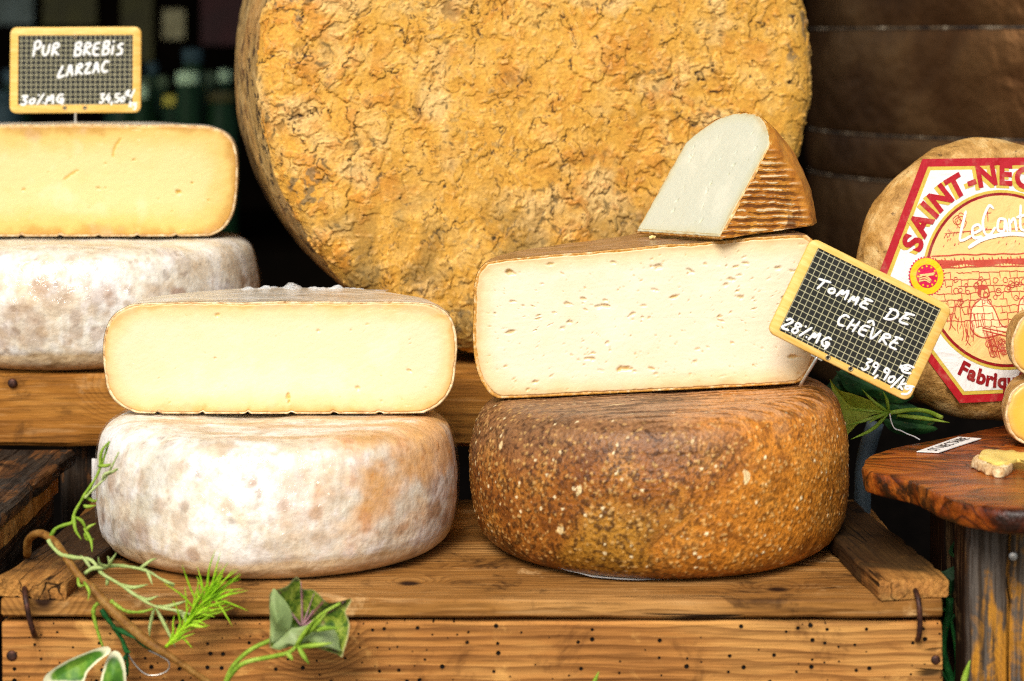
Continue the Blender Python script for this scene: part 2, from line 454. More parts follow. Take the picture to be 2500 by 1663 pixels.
def mat_paste(name, core, mid, edge, holes=0.0, hole_col='#b98a3a', sc=60, coat=.3, smax=.2):
    g = G(name); v = g.obj(); e = g.attr('edge')
    e = g.add(e, g.mul(g.sub(g.noise(45, 3, .6), .5), .10))
    col = g.mix(g.ss(e, 0.0, .30), edge, mid)
    col = g.mix(g.ss(e, .22, .95), col, core)
    big = g.noise(16, 4, .6, .3)
    col = g.mix(g.ss(big, .48, .72, 0, .3), col, mid)
    h = g.mul(g.noise(200, 3, .6), .3)
    if holes:
        vv = g.vm('MULTIPLY', g.warp(v, 150, .004, 2), (.42, 1.0, 1.2))
        for sc_, keep_, lo, hi in ((sc, holes, .04, smax), (sc * 2.1, holes * .8, .07, .16)):
            vo = g.N('ShaderNodeTexVoronoi', feature='F1'); g.L(vo.inputs['Vector'], vv); vo.inputs['Scale'].default_value = sc_
            vc = g.sep(vo.outputs['Color'])
            rad = g.add(lo, g.mul(g.math('POWER', vc[1], 3.0), hi))
            ho = g.mul(g.math('LESS_THAN', vc[0], keep_), g.ss(vo.outputs['Distance'], rad, g.mul(rad, .55)))
            col = g.mix(g.mul(ho, g.add(.3, g.mul(vc[2], .5))), col, hole_col)
            h = g.sub(h, g.mul(ho, .7))
    # clear film drawn over the cut: fine diagonal creases
    cz = g.noise(1.0, 2, .5, .3, g.vm('MULTIPLY', g.warp(v, 7, .12, 2), (34, 30, 300)))
    g.L(g.b.inputs['Coat Normal'], g.bump(g.ss(cz, .62, .70), .0009))
    return g.out(col, .45, g.bump(h, .0007), Coat_Weight=coat, Coat_Roughness=.18, Specular_IOR_Level=.3)
m_paste_front = mat_paste('paste_brebis', '#ebd3a2', '#eac987', '#d59c48', holes=.05, sc=34)
m_paste_rear = mat_paste('paste_brebis_rear', '#e2c888', '#dab566', '#bd842e', holes=.10, sc=32)
m_paste_chev = mat_paste('paste_chevre', '#ebdcb8', '#e8d2a0', '#d6ac6c', holes=.5, sc=120, hole_col='#b98f48', smax=.26)
m_paste_wedge = mat_paste('paste_wedge', '#f0ecc8', '#ece5bc', '#d2c08c', holes=.30, sc=105, hole_col='#b9b06c', coat=.12)
m_paste_yel = mat_paste('paste_nectaire', '#e9c052', '#e3b142', '#d8ab58', holes=.05, sc=40)
m_paste_pale = mat_paste('paste_paring', '#e2c96e', '#dcbf5c', '#d8ab58', holes=.05, sc=40)

def mat_rindline():
    g = G('rind_edge'); n = g.noise(190, 4, .65)
    return g.out(g.ramp(n, [(.3, '#a8793f'), (.55, '#e0c493'), (.75, '#f2e7cc')]), .55, g.bump(n, .0008))
m_rindline = mat_rindline()
def mat_rindline2():
    g = G('rind_edge_brown'); n = g.noise(190, 4, .65)
    return g.out(g.ramp(n, [(.3, '#8a5a1c'), (.5, '#c08a34'), (.75, '#e8d3a4')]), .55, g.bump(n, .0008))
m_rindline2 = mat_rindline2()

def mat_wedge_rind():
    g = G('wedge_rind'); v = g.obj()
    wv = g.warp(v, 60, .0045, 3)
    # basket ridges across the flat face
    s = g.sep(wv)
    rid = g.math('SINE', g.mul(g.add(s[2], g.mul(s[0], .12)), 2 * math.pi / .0046))
    brk = g.noise(1.0, 4, .6, .4, g.vm('MULTIPLY', v, (60, 60, 190)))
    col = g.ramp(g.noise(60, 5, .7), [(.3, '#8a4d14'), (.5, '#b87422'), (.7, '#cf9034')])
    rr = g.mul(rid, .5)
    r0 = g.mul(g.attr('flat'), 1.0)
    groove = g.mul(r0, g.ss(g.add(rid, g.mul(g.sub(brk, .5), 4.2)), -.2, -.8))
    crest = g.mul(r0, g.ss(g.add(rid, g.mul(g.sub(brk, .5), 5.0)), .6, 1.1))
    col = g.mix(g.mul(groove, .8), col, '#4e2608')
    col = g.mix(g.mul(crest, .8), col, '#ecd3a2')
    col = g.mix(g.ss(g.noise(28, 5, .7, .6), .6, .7, 0, .8), col, '#5a300e')
    col = g.mix(g.ss(g.noise(33, 4, .6, .5, g.vm('ADD', v, (3, 3, 8))), .66, .70, 0, .9), col, '#eddcb4')
    h = g.add(g.mul(g.sub(crest, groove), .35), g.add(g.noise(150, 4, .65), g.mul(g.noise(50, 3), .7)))
    return g.out(col, .6, g.bump(h, .0010), Specular_IOR_Level=.3)
m_wedge_rind = mat_wedge_rind()

def simple(name, c, rough=.5, nscale=0, c2=None, bd=.0004, **k):
    g = G(name)
    if nscale:
        n = g.noise(nscale, 5, .6)
        return g.out(g.mix(g.ss(n, .35, .68), c, c2 or c), rough, g.bump(n, bd), **k)
    return g.out(hexc(c), rough, **k)
m_rust = simple('rusty_iron', '#2b1a14', .55, 260, '#5a3526', .0006, Metallic=.5)
m_steel = simple('steel', '#b9b6ad', .3, 120, '#d6d3c8', .0002, Metallic=.9)
m_bolt = simple('zinc_bolt', '#a8a6a0', .35, 300, '#d8d6d0', .0005, Metallic=.7)
m_frame = None
def mat_frame():
    g = G('sign_frame_yellow'); n = g.noise(1.0, 4, .6, 0, g.vm('MULTIPLY', g.obj(), (60, 400, 400)))
    return g.out(g.mix(g.ss(n, .35, .7), '#d8ac52', '#e4bf70'), .5, g.bump(n, .0002), Specular_IOR_Level=.3)
m_frame = mat_frame()
def mat_slate():
    g = G('slate_grid'); s = g.sep(g.obj())
    cell = .00405
    def line(c):
        f = g.math('ABSOLUTE', g.sub(g.math('FRACT', g.add(g.math('DIVIDE', c, cell), 40.0)), .5))
        return g.ss(f, .435, .468)
    ln = g.math('MAXIMUM', line(s[0]), line(s[2]))
    base = g.mix(g.ss(g.noise(60, 5, .7), .45, .75, 0, .5), '#16160f', '#2b2a22')
    col = g.mix(g.mul(ln, .9), base, '#bdb892')
    return g.out(col, .55, g.bump(g.noise(600, 3), .0001), Specular_IOR_Level=.3)
m_slate = mat_slate()
m_chalk = simple('chalk_white', '#d9dbd6', .8, 900, '#f4f5f2', .0002)
m_eyelet = simple('eyelet_brass', '#a99a78', .35, 0, Metallic=.8)
m_hole = simple('hole_dark', '#0a0706', .9)
m_white = simple('white_paper', '#e9e7e2', .6, 60, '#d9d6d0', .0003)
m_ink = simple('ink_black', '#2b2624', .7)
m_crumb = simple('cheese_crumb', '#e8d69a', .5, 300, '#d4b768', .0006)
m_film = G('cling_film')
g = m_film; g.out(hexc('#e9edee'), .12, g.bump(g.noise(180, 4, .6, 1.0), .002), Alpha=.42, Specular_IOR_Level=.8); m_film = g.m

def mat_leaf(name, a, b, c, sc=60, rough=.55):
    g = G(name); n = g.noise(sc, 4, .6, .4)
    col = g.ramp(n, [(.3, a), (.5, b), (.7, c)])
    col = g.mix(g.ss(g.noise(sc * 3.1, 3, .6), .62, .72, 0, .45), col, '#7a6a34')
    m = g.out(col, rough, g.bump(g.noise(sc * 4, 3), .0006), Specular_IOR_Level=.25)
    tl = g.N('ShaderNodeBsdfTranslucent'); g.L(tl.inputs['Color'], col)
    mx = g.N('ShaderNodeMixShader'); mx.inputs[0].default_value = .3
    g.t.links.new(g.b.outputs[0], mx.inputs[1]); g.t.links.new(tl.outputs[0], mx.inputs[2])
    g.t.links.new(mx.outputs[0], g.t.nodes['Material Output'].inputs['Surface'])
    return m
m_sprig = mat_leaf('sprig_green', '#6f9226', '#93b437', '#b4cc5a', 90)
m_sprig_pale = mat_leaf('sprig_pale', '#a3b86a', '#b7c97c', '#cbd894', 90)
m_grass = mat_leaf('tuft_green', '#86bf18', '#a3d422', '#bce03e', 120)
m_deep = mat_leaf('deep_green', '#0d3a16', '#175422', '#2c6a2c', 90)
m_leafdark = mat_leaf('leaf_dark', '#0c2410', '#1d4420', '#35602a', 70)
m_yleaf = mat_leaf('leaf_lime', '#8aa02c', '#b0c042', '#c6d05c', 55)
m_stem = mat_leaf('stem_brown', '#6a4418', '#94662a', '#b08848', 140, .55)
def mat_varieg():
    g = G('leaf_variegated'); v = g.obj(); e = g.attr('edge')
    col = g.ramp(g.noise(150, 5, .7, .8), [(.32, '#23400f'), (.46, '#48661c'), (.58, '#8a9a34'), (.72, '#b4b562')])
    col = g.mix(g.ss(g.noise(70, 4, .6, .4, g.vm('ADD', v, (6, 2, 4))), .56, .68, 0, .75), col, '#6b3a48')
    col = g.mix(g.mul(g.attr('vein'), .85), col, '#a85a6c')
    col = g.mix(g.ss(e, .05, .0, 0, .6), col, '#cfc28e')
    return g.out(col, .4, g.bump(g.noise(240, 3), .0005), Specular_IOR_Level=.35)
m_varieg = mat_varieg()
m_vein = simple('leaf_vein', '#b0788a', .6, 200, '#c49aa0')
m_flap = mat_leaf('leaf_underside', '#7f9458', '#93a86a', '#a8b886', 60)
def mat_whiteedge():
    g = G('leaf_cream_edge'); e = g.attr('edge')
    col = g.ramp(g.noise(60, 4, .6, .4), [(.35, '#28521a'), (.5, '#4c7a22'), (.65, '#86a63c')])
    return g.out(g.mix(g.ss(g.add(e, g.mul(g.sub(g.noise(120, 4), .5), .35)), .3, .12), col, '#dfdcb4'), .4, Specular_IOR_Level=.35)
m_wedgeleaf = mat_whiteedge()

def mat_drum():
    g = G('drum_brown'); v = g.obj()
    n = g.noise(7, 3, .6, .4); sc = g.noise(1.0, 3, .6, .2, g.vm('MULTIPLY', v, (70, 70, 60)))
    col = g.ramp(n, [(.3, '#3c2412'), (.5, '#5e3e22'), (.7, '#7e5a36')])
    return g.out(col, g.add(.34, g.mul(sc, .14)), g.bump(g.add(g.mul(n, 2.0), g.mul(sc, .4)), .004), Metallic=.85)
m_drum = mat_drum()
def mat_band():
    g = G('drum_seam'); n = g.noise(45, 5, .7, .5)
    return g.out(g.ramp(n, [(.4, '#1c120a'), (.55, '#5a4a36'), (.68, '#a89c86')]), .6, g.bump(n, .002))
m_band = mat_band()

# ------------------------------------------------------------------ cheese geometry
def resample(prof, step):
    P3 = [Vector((r, z, 0)) for r, z in prof]
    L = sum((b - a).length for a, b in zip(P3, P3[1:]))
    n = max(8, int(L / step))
    return [(p.x, p.y) for p in catmull(P3, n)]

def wheel_profile(r, h, rb, rt, bulge=.5):
    """(radius, z) from bottom centre to top centre; r belly radius, rb / rt radius of the flats"""
    return [(0.0, 0), (rb * .35, 0), (rb * .7, 0), (rb * .93, .0002), (rb, .0012),
            (rb + (r - rb) * .55, h * .08), (rb + (r - rb) * .86, h * .2), (r * .998, h * bulge * .8), (r, h * bulge),
            (r * .996, h * (bulge + .18)), (rt + (r - rt) * .74, h * .87), (rt + (r - rt) * .42, h * .955), (rt, h * .995),
            (rt * .9, h), (rt * .5, h), (0.0, h)]

def lumpy(p, amp, sc, seed):
    return mnoise.fractal(Vector((p.x * sc + seed, p.y * sc - seed, p.z * sc + seed * .3)), 1.0, 2.0, 3) * amp

def wheel(name, prof, mat, parent, segs=128, step=.003, warpf=None, lump=(.0015, 18, 0), a0=0.0, a1=2 * math.pi, topattr=False):
    pr = resample(prof, step); full = abs(a1 - a0 - 2 * math.pi) < 1e-6
    V, F = [], []
    na = segs if full else segs + 1
    pr_in = pr[1:-1]
    for i in range(na):
        a = a0 + (a1 - a0) * i / segs
        for (r, z) in pr_in:
            p = Vector((r * math.cos(a), r * math.sin(a), z))
            n = Vector((math.cos(a), math.sin(a), 0)) if r > 1e-4 else Vector((0, 0, 1))
            d = lumpy(p, lump[0], lump[1], lump[2])
            edge_f = min(1, z / .01)
            p += n * d * edge_f
            if z > .02: p.z += lumpy(p + Vector((9, 9, 9)), lump[0] * .7, lump[1], lump[2])
            V.append(warpf(p) if warpf else p)
    m = len(pr_in)
    for i in range(segs):
        j = (i + 1) % na
        for k in range(m - 1):
            F.append((i * m + k, j * m + k, j * m + k + 1, i * m + k + 1))
    if full:
        F.append(tuple(i * m for i in range(na - 1, -1, -1))); F.append(tuple(i * m + m - 1 for i in range(na)))
    o = mesh(name, V, F, mat, parent)
    if topattr:
        at = o.data.attributes.new('top', 'FLOAT', 'POINT')
        zt = prof[-1][1]
        for i in range(na):
            for k, (r, z) in enumerate(pr_in):
                at.data[i * m + k].value = max(0, min(1, (z - zt * .93) / (zt * .06)))
    return o, V, m, na

def poly_inset(pts, d):
    """inset a boxy closed outline by d, keeping its proportions to its own bounding box"""
    x0 = min(p.x for p in pts); x1 = max(p.x for p in pts); y0 = min(p.y for p in pts); y1 = max(p.y for p in pts)
    c = Vector(((x0 + x1) / 2, (y0 + y1) / 2)); hx = (x1 - x0) / 2; hy = (y1 - y0) / 2
    return [Vector((c.x + (p.x - c.x) * max(.02, 1 - d / hx), c.y + (p.y - c.y) * max(.02, 1 - d / hy))) for p in pts]

def cut_face(outline, place, paste, rindmat, parent, rim=.0016, proud=.0006, depth=.003, jag=.0007, seed=0, rings=(.0, .002, .005, .010, .017)):
    """outline: closed list of 2-D points (u,v) CCW seen from outside; place(u,v,w): 3-D with w outward.
    Builds rind_edge (ring) and paste as two meshes."""
    n = len(outline)
    area = sum(outline[i - 1].x * outline[i].y - outline[i].x * outline[i - 1].y for i in range(n))
    if area < 0: outline = outline[::-1]
    def jit(i, k): return mnoise.noise(Vector((outline[i].x * 260, outline[i].y * 260, seed + k))) * jag
    inner = poly_inset(outline, rim)
    inner = [p + (q - p).normalized() * jit(i, 1) if (q - p).length > 1e-7 else p for i, (p, q) in enumerate(zip(inner, outline))]
    deep = poly_inset(outline, rim + .002)
    V = [place(p.x, p.y, -.0012) for p in outline] + [place(p.x, p.y, 0.0003) for p in poly_inset(outline, .0004)] + [place(p.x, p.y, proud * .5) for p in poly_inset(outline, rim * .6)] + [place(p.x, p.y, -.0008) for p in deep]
    F = [(r * n + i, r * n + (i + 1) % n, (r + 1) * n + (i + 1) % n, (r + 1) * n + i) for r in range(3) for i in range(n)]
    ring_o = mesh('rind_edge', V, F, rindmat, parent)
    V2 = [place(p.x, p.y, -depth) for p in inner]; E = [0.0] * n
    first = inner
    for r in rings:
        q = poly_inset(first, r) if r else first
        V2 += [place(p.x, p.y, proud * (1 if r else .4)) for p in q]; E += [r / rings[-1]] * n
    hy = min(max(p.x for p in first) - min(p.x for p in first), max(p.y for p in first) - min(p.y for p in first)) / 2
    for f in (.5, .7, .9, .99):
        if hy * f > rings[-1] + .002:
            V2 += [place(p.x, p.y, proud) for p in poly_inset(first, hy * f)]; E += [1.0] * n
    nr = len(V2) // n
    F2 = [(r * n + i, r * n + (i + 1) % n, (r + 1) * n + (i + 1) % n, (r + 1) * n + i) for r in range(nr - 1) for i in range(n)]
    F2.append(tuple((nr - 1) * n + i for i in range(n)))
    o = mesh('paste', V2, F2, paste, parent)
    at = o.data.attributes.new('edge', 'FLOAT', 'POINT')
    for i, e in enumerate(E): at.data[i].value = e
    return ring_o, o

def cut_face_np(outline, place, mat, rindmat, parent, paint, rim=.0016, proud=.0006, step=.0008, seed=0, jag=.0007):
    """like cut_face but the paste is a dense sheet with its own pits, drag marks and pigment"""
    pts = catmull([Vector((p.x, p.y, 0)) for p in outline] + [Vector((outline[0].x, outline[0].y, 0))], int(sum((outline[i] - outline[i - 1]).length for i in range(len(outline))) / step))[:-1]
    ol = [Vector((p.x, p.y)) for p in pts]
    n = len(ol)
    if sum(ol[i - 1].x * ol[i].y - ol[i].x * ol[i - 1].y for i in range(n)) < 0: ol = ol[::-1]
    def jit(p, k): return mnoise.fractal(Vector((p.x * 150, p.y * 150, seed + k)), 1, 2, 3) * jag
    inner = poly_inset(ol, rim); inner = [p + (q - p).normalized() * jit(q, 1) for p, q in zip(inner, ol)]
    V = [place(p.x, p.y, -.0012) for p in ol] + [place(p.x, p.y, .0003) for p in poly_inset(ol, .0004)] + [place(p.x, p.y, proud * .5) for p in poly_inset(ol, rim * .6)] + [place(p.x, p.y, -.0008) for p in poly_inset(ol, rim + .002)]
    F = [(r * n + i, r * n + (i + 1) % n, (r + 1) * n + (i + 1) % n, (r + 1) * n + i) for r in range(3) for i in range(n)]
    mesh('rind_edge', V, F, rindmat, parent)
    I0 = np.array([(p.x, p.y) for p in inner]); c = (I0.max(0) + I0.min(0)) / 2; hf = (I0.max(0) - I0.min(0)) / 2; hm = hf.min()
    nr = int(hm / step); ds = np.concatenate([[0.0], np.linspace(.0003, hm, nr)])
    UV = np.stack([c + (I0 - c) * np.maximum(.0003, 1 - d / hf) for d in ds]).reshape(-1, 2)
    E = np.repeat(ds, n)
    col, disp = paint(UV[:, 0], UV[:, 1], E)
    W = proud * np.where(E > 0, 1, .3) + disp
    # a skirt into the cheese gives the sheet its thickness
    UV = np.concatenate([I0, UV]); W = np.concatenate([np.full(n, -.003), W]); col = np.concatenate([col[:n], col])
    V = np.array([tuple(place(u, v, w_)) for (u, v), w_ in zip(UV.tolist(), W.tolist())])
    R_ = len(ds) + 1
    I = np.arange(R_ - 1)[:, None] * n; k = np.arange(n)[None]; k2 = (np.arange(n) + 1)[None] % n
    Q = np.stack([I + k, I + k2, I + n + k2, I + n + k], -1).reshape(-1, 4)
    return npmesh('paste', V, Q, mat, parent, col)

def paste_paint(core, mid, edge, holes=(), cracks=(), hole_col='#b98f48', deep='#8a6226', seed=0, pink=0.0, drag=25, uneven=.5, fade=.016):
    """holes: (u, v, half length, half height, angle, depth of tone)"""
    def f(u, v, e):
        Q = np.stack([u, v, np.full_like(u, seed * 1.7)], -1)
        n1 = fbm(Q, 22, 4, .6, seed + 1); n2 = fbm(Q, 70, 3, .6, seed + 2); n3 = fbm(Q, 240, 2, .6, seed + 3)
        ca, sa = math.cos(R(drag)), math.sin(R(drag))
        L = np.stack([(u * ca + v * sa) * 12, (-u * sa + v * ca) * 330, np.full_like(u, seed)], -1)
        dr_ = fbm(L, 1.0, 3, .6, seed + 4)
        ee = e / fade + uneven * n1 + .18 * n2
        pa = Paint(len(u), core)
        pa.mix(sst(ee, 1.3, .25), mid).mix(sst(ee, .42, -.05) * .9, edge)
        pa.mix(sst(n1, .1, .5) * .22, mid).mix(sst(n1, -.1, -.5) * .16, '#fbf3dc')
        if pink: pa.mix(sst(e, .006, .001) * sst(n1, .05, .4) * pink, '#d08a60')
        pa.mul(1 + .018 * dr_ + .012 * n3)
        disp = .00006 * dr_ + .00005 * n3 + .00015 * n2
        for (hu, hv, a, b, an, tone) in holes:
            m_ = (np.abs(u - hu) < a * 1.8) & (np.abs(v - hv) < a * 1.8)
            if not m_.any(): continue
            du, dv = u[m_] - hu, v[m_] - hv; c_, s_ = math.cos(an), math.sin(an)
            q = np.sqrt(((du * c_ + dv * s_) / a) ** 2 + ((-du * s_ + dv * c_) / b) ** 2) + .5 * n3[m_] + .35 * n2[m_]
            hl = sst(q, 1.05, .6)
            g_ = (hl * tone)[:, None]; pa.c[m_] = pa.c[m_] * (1 - g_) + C(hole_col) * g_
            g_ = (sst(q, .6, .2) * tone * .6)[:, None]; pa.c[m_] = pa.c[m_] * (1 - g_) + C(deep) * g_
            disp[m_] -= hl * min(b * .9, .0012)
        for (pts_, wd) in cracks:
            best = np.full(len(u), 9.0)
            for (a, b) in zip(pts_, pts_[1:]):
                ax, ay = b[0] - a[0], b[1] - a[1]; t = np.clip(((u - a[0]) * ax + (v - a[1]) * ay) / (ax * ax + ay * ay), 0, 1)
                best = np.minimum(best, np.hypot(u - a[0] - t * ax, v - a[1] - t * ay))
            k_ = sst(best / wd + .5 * n3 + .4 * n2, 1.0, .4); pa.mix(k_ * .75, hole_col); disp -= k_ * .0006
        return pa.c, disp
    return f
def rand_holes(n, x0, x1, y0, y1, amin, amax, ratio, seed, slope=0.0, tone=(.35, .9), power=3):
    rp = random.Random(seed); out = []
    for _ in range(n):
        a = amin + (amax - amin) * rp.random() ** power
        out.append((rp.uniform(x0, x1), rp.uniform(y0, y1), a, max(.00045, a * rp.uniform(*ratio)), math.atan(slope) + rp.gauss(0, .25), rp.uniform(*tone)))
    return out
def mat_paste_np(name, coat=.25, rough=.42):
    g = G(name); a = g.N('ShaderNodeAttribute', attribute_name='paint').outputs['Color']
    v = g.obj(); cz = g.noise(1.0, 2, .5, .4, g.vm('MULTIPLY', g.warp(v, 7, .12, 2), (40, 40, 260)))
    g.L(g.b.inputs['Coat Normal'], g.bump(g.ss(cz, .60, .70), .0011))
    return g.out(a, rough, g.bump(g.noise(420, 2), .0002), Coat_Weight=coat, Coat_Roughness=.2, Specular_IOR_Level=.3)
m_paste_np = mat_paste_np('paste_cut'); m_paste_np_dry = mat_paste_np('paste_cut_dry', .06, .5)

def half_cheese(name, prof, rind, paste, loc, rotz, label, cat, warpf=None, rindedge=m_rindline, lump=(.0012, 18, 1), group=None, topattr=False, rim=.0016):
    root = empty(name, loc, (0, 0, rotz))
    o, V, m, na = wheel('rind', prof, rind, root, segs=72, step=.0018, warpf=warpf, lump=lump, a0=0, a1=math.pi, topattr=topattr)
    right = [V[k] for k in range(m)]; left = [V[(na - 1) * m + k] for k in range(m)]
    loop = right + left[::-1]                       # bottom centre -> right -> top centre -> left -> back
    outl = [Vector((p.x, p.z)) for p in loop]
    # drop near-duplicates
    cl = [outl[0]]
    for p in outl[1:]:
        if (p - cl[-1]).length > 4e-4: cl.append(p)
    if callable(paste): cut_face_np(cl, lambda u, v, w_: (u, -w_, v), m_paste_np, rindedge, root, paste, rim=rim, seed=len(name))
    else: cut_face(cl, lambda u, v, w_: (u, -w_, v), paste, rindedge, root, rim=rim, seed=len(name))
    tag(root, label, cat, group)
    return root

# ------------------------------------------------------------------ setting: ground, table, awning, back of the stall
def sheet(name, x0, x1, y0, y1, z, th, mat):
    V, F = box_data((x0 + x1) / 2, (y0 + y1) / 2, z - th / 2, x1 - x0, y1 - y0, th)
    o = mesh(name, V, F, mat, None, False); o['kind'] = 'structure'; return o
m_ground = simple('paving', '#4a4640', .8, 12, '#5e5a52', .002)
m_table = simple('table_gap_dark', '#0b0908', .9, 60, '#100d0b', .001, Specular_IOR_Level=0.0)  # near-black colour stands in for the darkness between crate and stand
m_dark = simple('stall_back', '#0a0806', .9, 9, '#120d09', .002, Specular_IOR_Level=0.0)
m_awning = simple('unseen_awning_cloth', '#2a2019', .9, 30, '#221a14', .001, Specular_IOR_Level=0.0)
TBL = -.24
sheet('ground', -40, 40, -40, 40, -LIFT, .1, m_ground)
sheet('table_top', -1.4, 1.5, -.26, 1.5, TBL, .04, m_table)
sheet('dark_backdrop', -2.6, 2.6, 3.2, 3.3, 1.75, 1.75 + LIFT - .0, m_dark)  # dark sheet added behind the goods to keep the stall's rear unlit
sheet('unseen_awning', -2.6, 2.6, -.42, 3.36, 1.83, .03, m_awning)  # added out of view to block sky light from the rear
sheet('back_counter', -2.2, 1.6, 1.75, 2.6, .03, LIFT + .03, m_dark)

# ------------------------------------------------------------------ front crate
YF = 1.346 - CD
crate = empty('wooden_crate', (-.0135 + .0135, 0, TBL))
def cl(x, y, z): return (x, y, z - TBL)
X0, X1 = -.3145, .2655
cx = (X0 + X1) / 2; cw = X1 - X0
# lid boards (front to back), each its own board
yb = YF
for i, wd in enumerate((.083, .071, .078, .066)):
    plank('lid_board', (cw, wd - .002, .0112), m_wood_lid, crate, cl(cx, yb + wd / 2, -.0056 - (.0006 if i % 2 else 0)), (0, 0, 0), seed=i + 2, wob=.0011, bev=.0016, chip=.0015 if i == 0 else 0)
    yb += wd
DB = yb
# front boards
z = -.0125
for i, hgt in enumerate((.098, .098)):
    plank('front_board', (cw - .001, hgt - .003, .013), m_wood, crate, cl(cx, YF + .0075, z - hgt / 2), (R(90), 0, 0), seed=i + 11, wob=.0010, bev=.0014, n=44)
    z -= hgt
plank('back_board', (cw - .004, .19, .012), m_wood_rear, crate, cl(cx, DB - .007, -.112), (R(90), 0, 0), seed=21)
for sx, xx in ((-1, X0 + .007), (1, X1 - .007)):
    for k in range(2):
        plank('side_board', (DB - YF - .032, .096, .012), m_wood_rear, crate, cl(xx, (YF + DB) / 2, -.0125 - .049 - k * .098), (R(90), 0, R(90)), seed=24 + k + sx)
# battens on top, running front to back
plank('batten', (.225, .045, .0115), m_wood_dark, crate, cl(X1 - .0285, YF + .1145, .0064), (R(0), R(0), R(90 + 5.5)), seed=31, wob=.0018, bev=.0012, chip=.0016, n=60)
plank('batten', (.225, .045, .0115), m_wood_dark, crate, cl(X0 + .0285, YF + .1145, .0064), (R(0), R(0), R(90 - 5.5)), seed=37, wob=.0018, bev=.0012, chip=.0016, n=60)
# rusty wire hooks over the battens, driven into the front board
tube('wire_hook', [Vector(cl(*(P(2190, 1405, 1.415) + Vector((0, 0, .001))))), Vector(cl(*(P(2208, 1412, 1.39) + Vector((0, 0, .004))))), Vector(cl(*P(2232, 1436, 1.352))), Vector(cl(*P(2243, 1470, 1.338))), Vector(cl(*P(2246, 1520, 1.3385))), Vector(cl(*P(2243, 1557, 1.341))), Vector(cl(*P(2238, 1561, 1.35)))], .0017, m_rust, crate, 26, 8)
tube('wire_hook', [Vector(cl(*(P(88, 1400, 1.415) + Vector((0, 0, .001))))), Vector(cl(*(P(72, 1412, 1.39) + Vector((0, 0, .003))))), Vector(cl(*P(60, 1432, 1.352))), Vector(cl(*P(64, 1470, 1.338))), Vector(cl(*P(72, 1510, 1.3385))), Vector(cl(*P(82, 1545, 1.341))), Vector(cl(*P(84, 1552, 1.35)))], .0017, m_rust, crate, 26, 8)
for (px, py, rr) in ((28, 1602, .0034), (2285, 1612, .0030)):
    p = P(px, py, 1.346); nail('nail', m_rust, crate, cl(p.x, YF + .0012, p.z), (R(90), 0, 0), rr)
tag(crate, 'long golden pine crate in front with worm holes and rusty wire hooks', 'crate', 'wooden crates')

# rear crate: carries the left stack and the giant wheel
YR = 1.64 - CD; ZR = .094
rear = empty('wooden_crate', (0, 0, TBL))
RX0, RX1 = -.56, .215
rcx, rcw = (RX0 + RX1) / 2, RX1 - RX0
plank('front_rail', (rcw, .054, .016), m_wood_rear, rear, cl(rcx, YR + .008, ZR - .0275), (R(90), 0, 0), seed=41, wob=.0018, bev=.003, n=48, chip=.002)
for i in range(4):
    plank('top_board', (rcw, .092, .012), m_wood_rear, rear, cl(rcx, YR + .066 + i * .0955, ZR - .0062), (0, 0, 0), seed=43 + i, wob=.0004)
for xx in (P(198, 1100, 1.665).x, .13, -.53):
    plank('corner_post', (ZR - .02 - TBL - .0, .022, .030), m_wood_black, rear, cl(xx, YR + .032, (ZR - .02 + TBL) / 2), (0, R(90), 0), seed=51, wob=.001)
    plank('corner_post', (ZR - .02 - TBL, .022, .03), m_wood_black, rear, cl(xx, YR + .40, (ZR - .02 + TBL) / 2), (0, R(90), 0), seed=52, wob=.001)
plank('lower_rail', (rcw, .05, .014), m_wood_black, rear, cl(rcx, YR + .0085, ZR - .15), (R(90), 0, 0), seed=58)
plank('lower_rail', (rcw, .05, .014), m_wood_black, rear, cl(rcx, YR + .0085, ZR - .28), (R(90), 0, 0), seed=59)
p = P(31, 935, 1.64); nail('nail', m_rust, rear, cl(p.x, YR - .0002, p.z), (R(90), 0, 0), .0036, .002)
tag(rear, 'aged brown crate behind, carrying the giant wheel and the left stack', 'crate', 'wooden crates')

# left crate with a blackened slat on top
lc = empty('wooden_crate', (0, 0, TBL))
LX = -.327; LZ = .041
plank('top_slat', (.30, .075, .012), m_wood_black, lc, cl(LX - .0375, 1.475 - CD, LZ - .006), (0, R(0), R(90 - 1.5)), seed=61, wob=.002, bev=.003, chip=.005, n=44)
plank('top_slat', (.30, .075, .012), m_wood_black, lc, cl(LX - .118, 1.475 - CD, LZ - .007), (0, 0, R(90 - 1)), seed=62, wob=.002, bev=.003, chip=.004)
for k in range(9):
    plank('cross_slat', (.16, .026, .012), m_wood_rear, lc, cl(LX - .082, 1.345 + k * .0285 - CD, LZ - .0185), (0, 0, 0), seed=64 + k, wob=.001, bev=.001, n=12)
plank('side_board', (.26, .05, .012), m_wood_black, lc, cl(LX - .012, 1.46 - CD, LZ - .052), (R(90), 0, R(90)), seed=75)
for (xx, yy) in ((LX - .02, 1.345), (LX - .02, 1.585), (LX - .15, 1.345), (LX - .15, 1.585)):
    plank('corner_post', (LZ - .026 - TBL, .024, .024), m_wood_black, lc, cl(xx - .006, yy - CD, (LZ - .026 + TBL) / 2), (0, R(90), 0), seed=77, n=12)
tag(lc, 'blackened crate corner at the left edge, below the aged crate', 'crate', 'wooden crates')

pp = P(241, 1098, 1.66)
bx = mesh('paper_strip', *box_data(0, 0, .135, .0042, .0012, .27), m_white, None, False, (pp.x, YR + .004, TBL))
tag(bx, 'narrow white strip standing beside the wrapped wheel below the aged crate', 'paper')

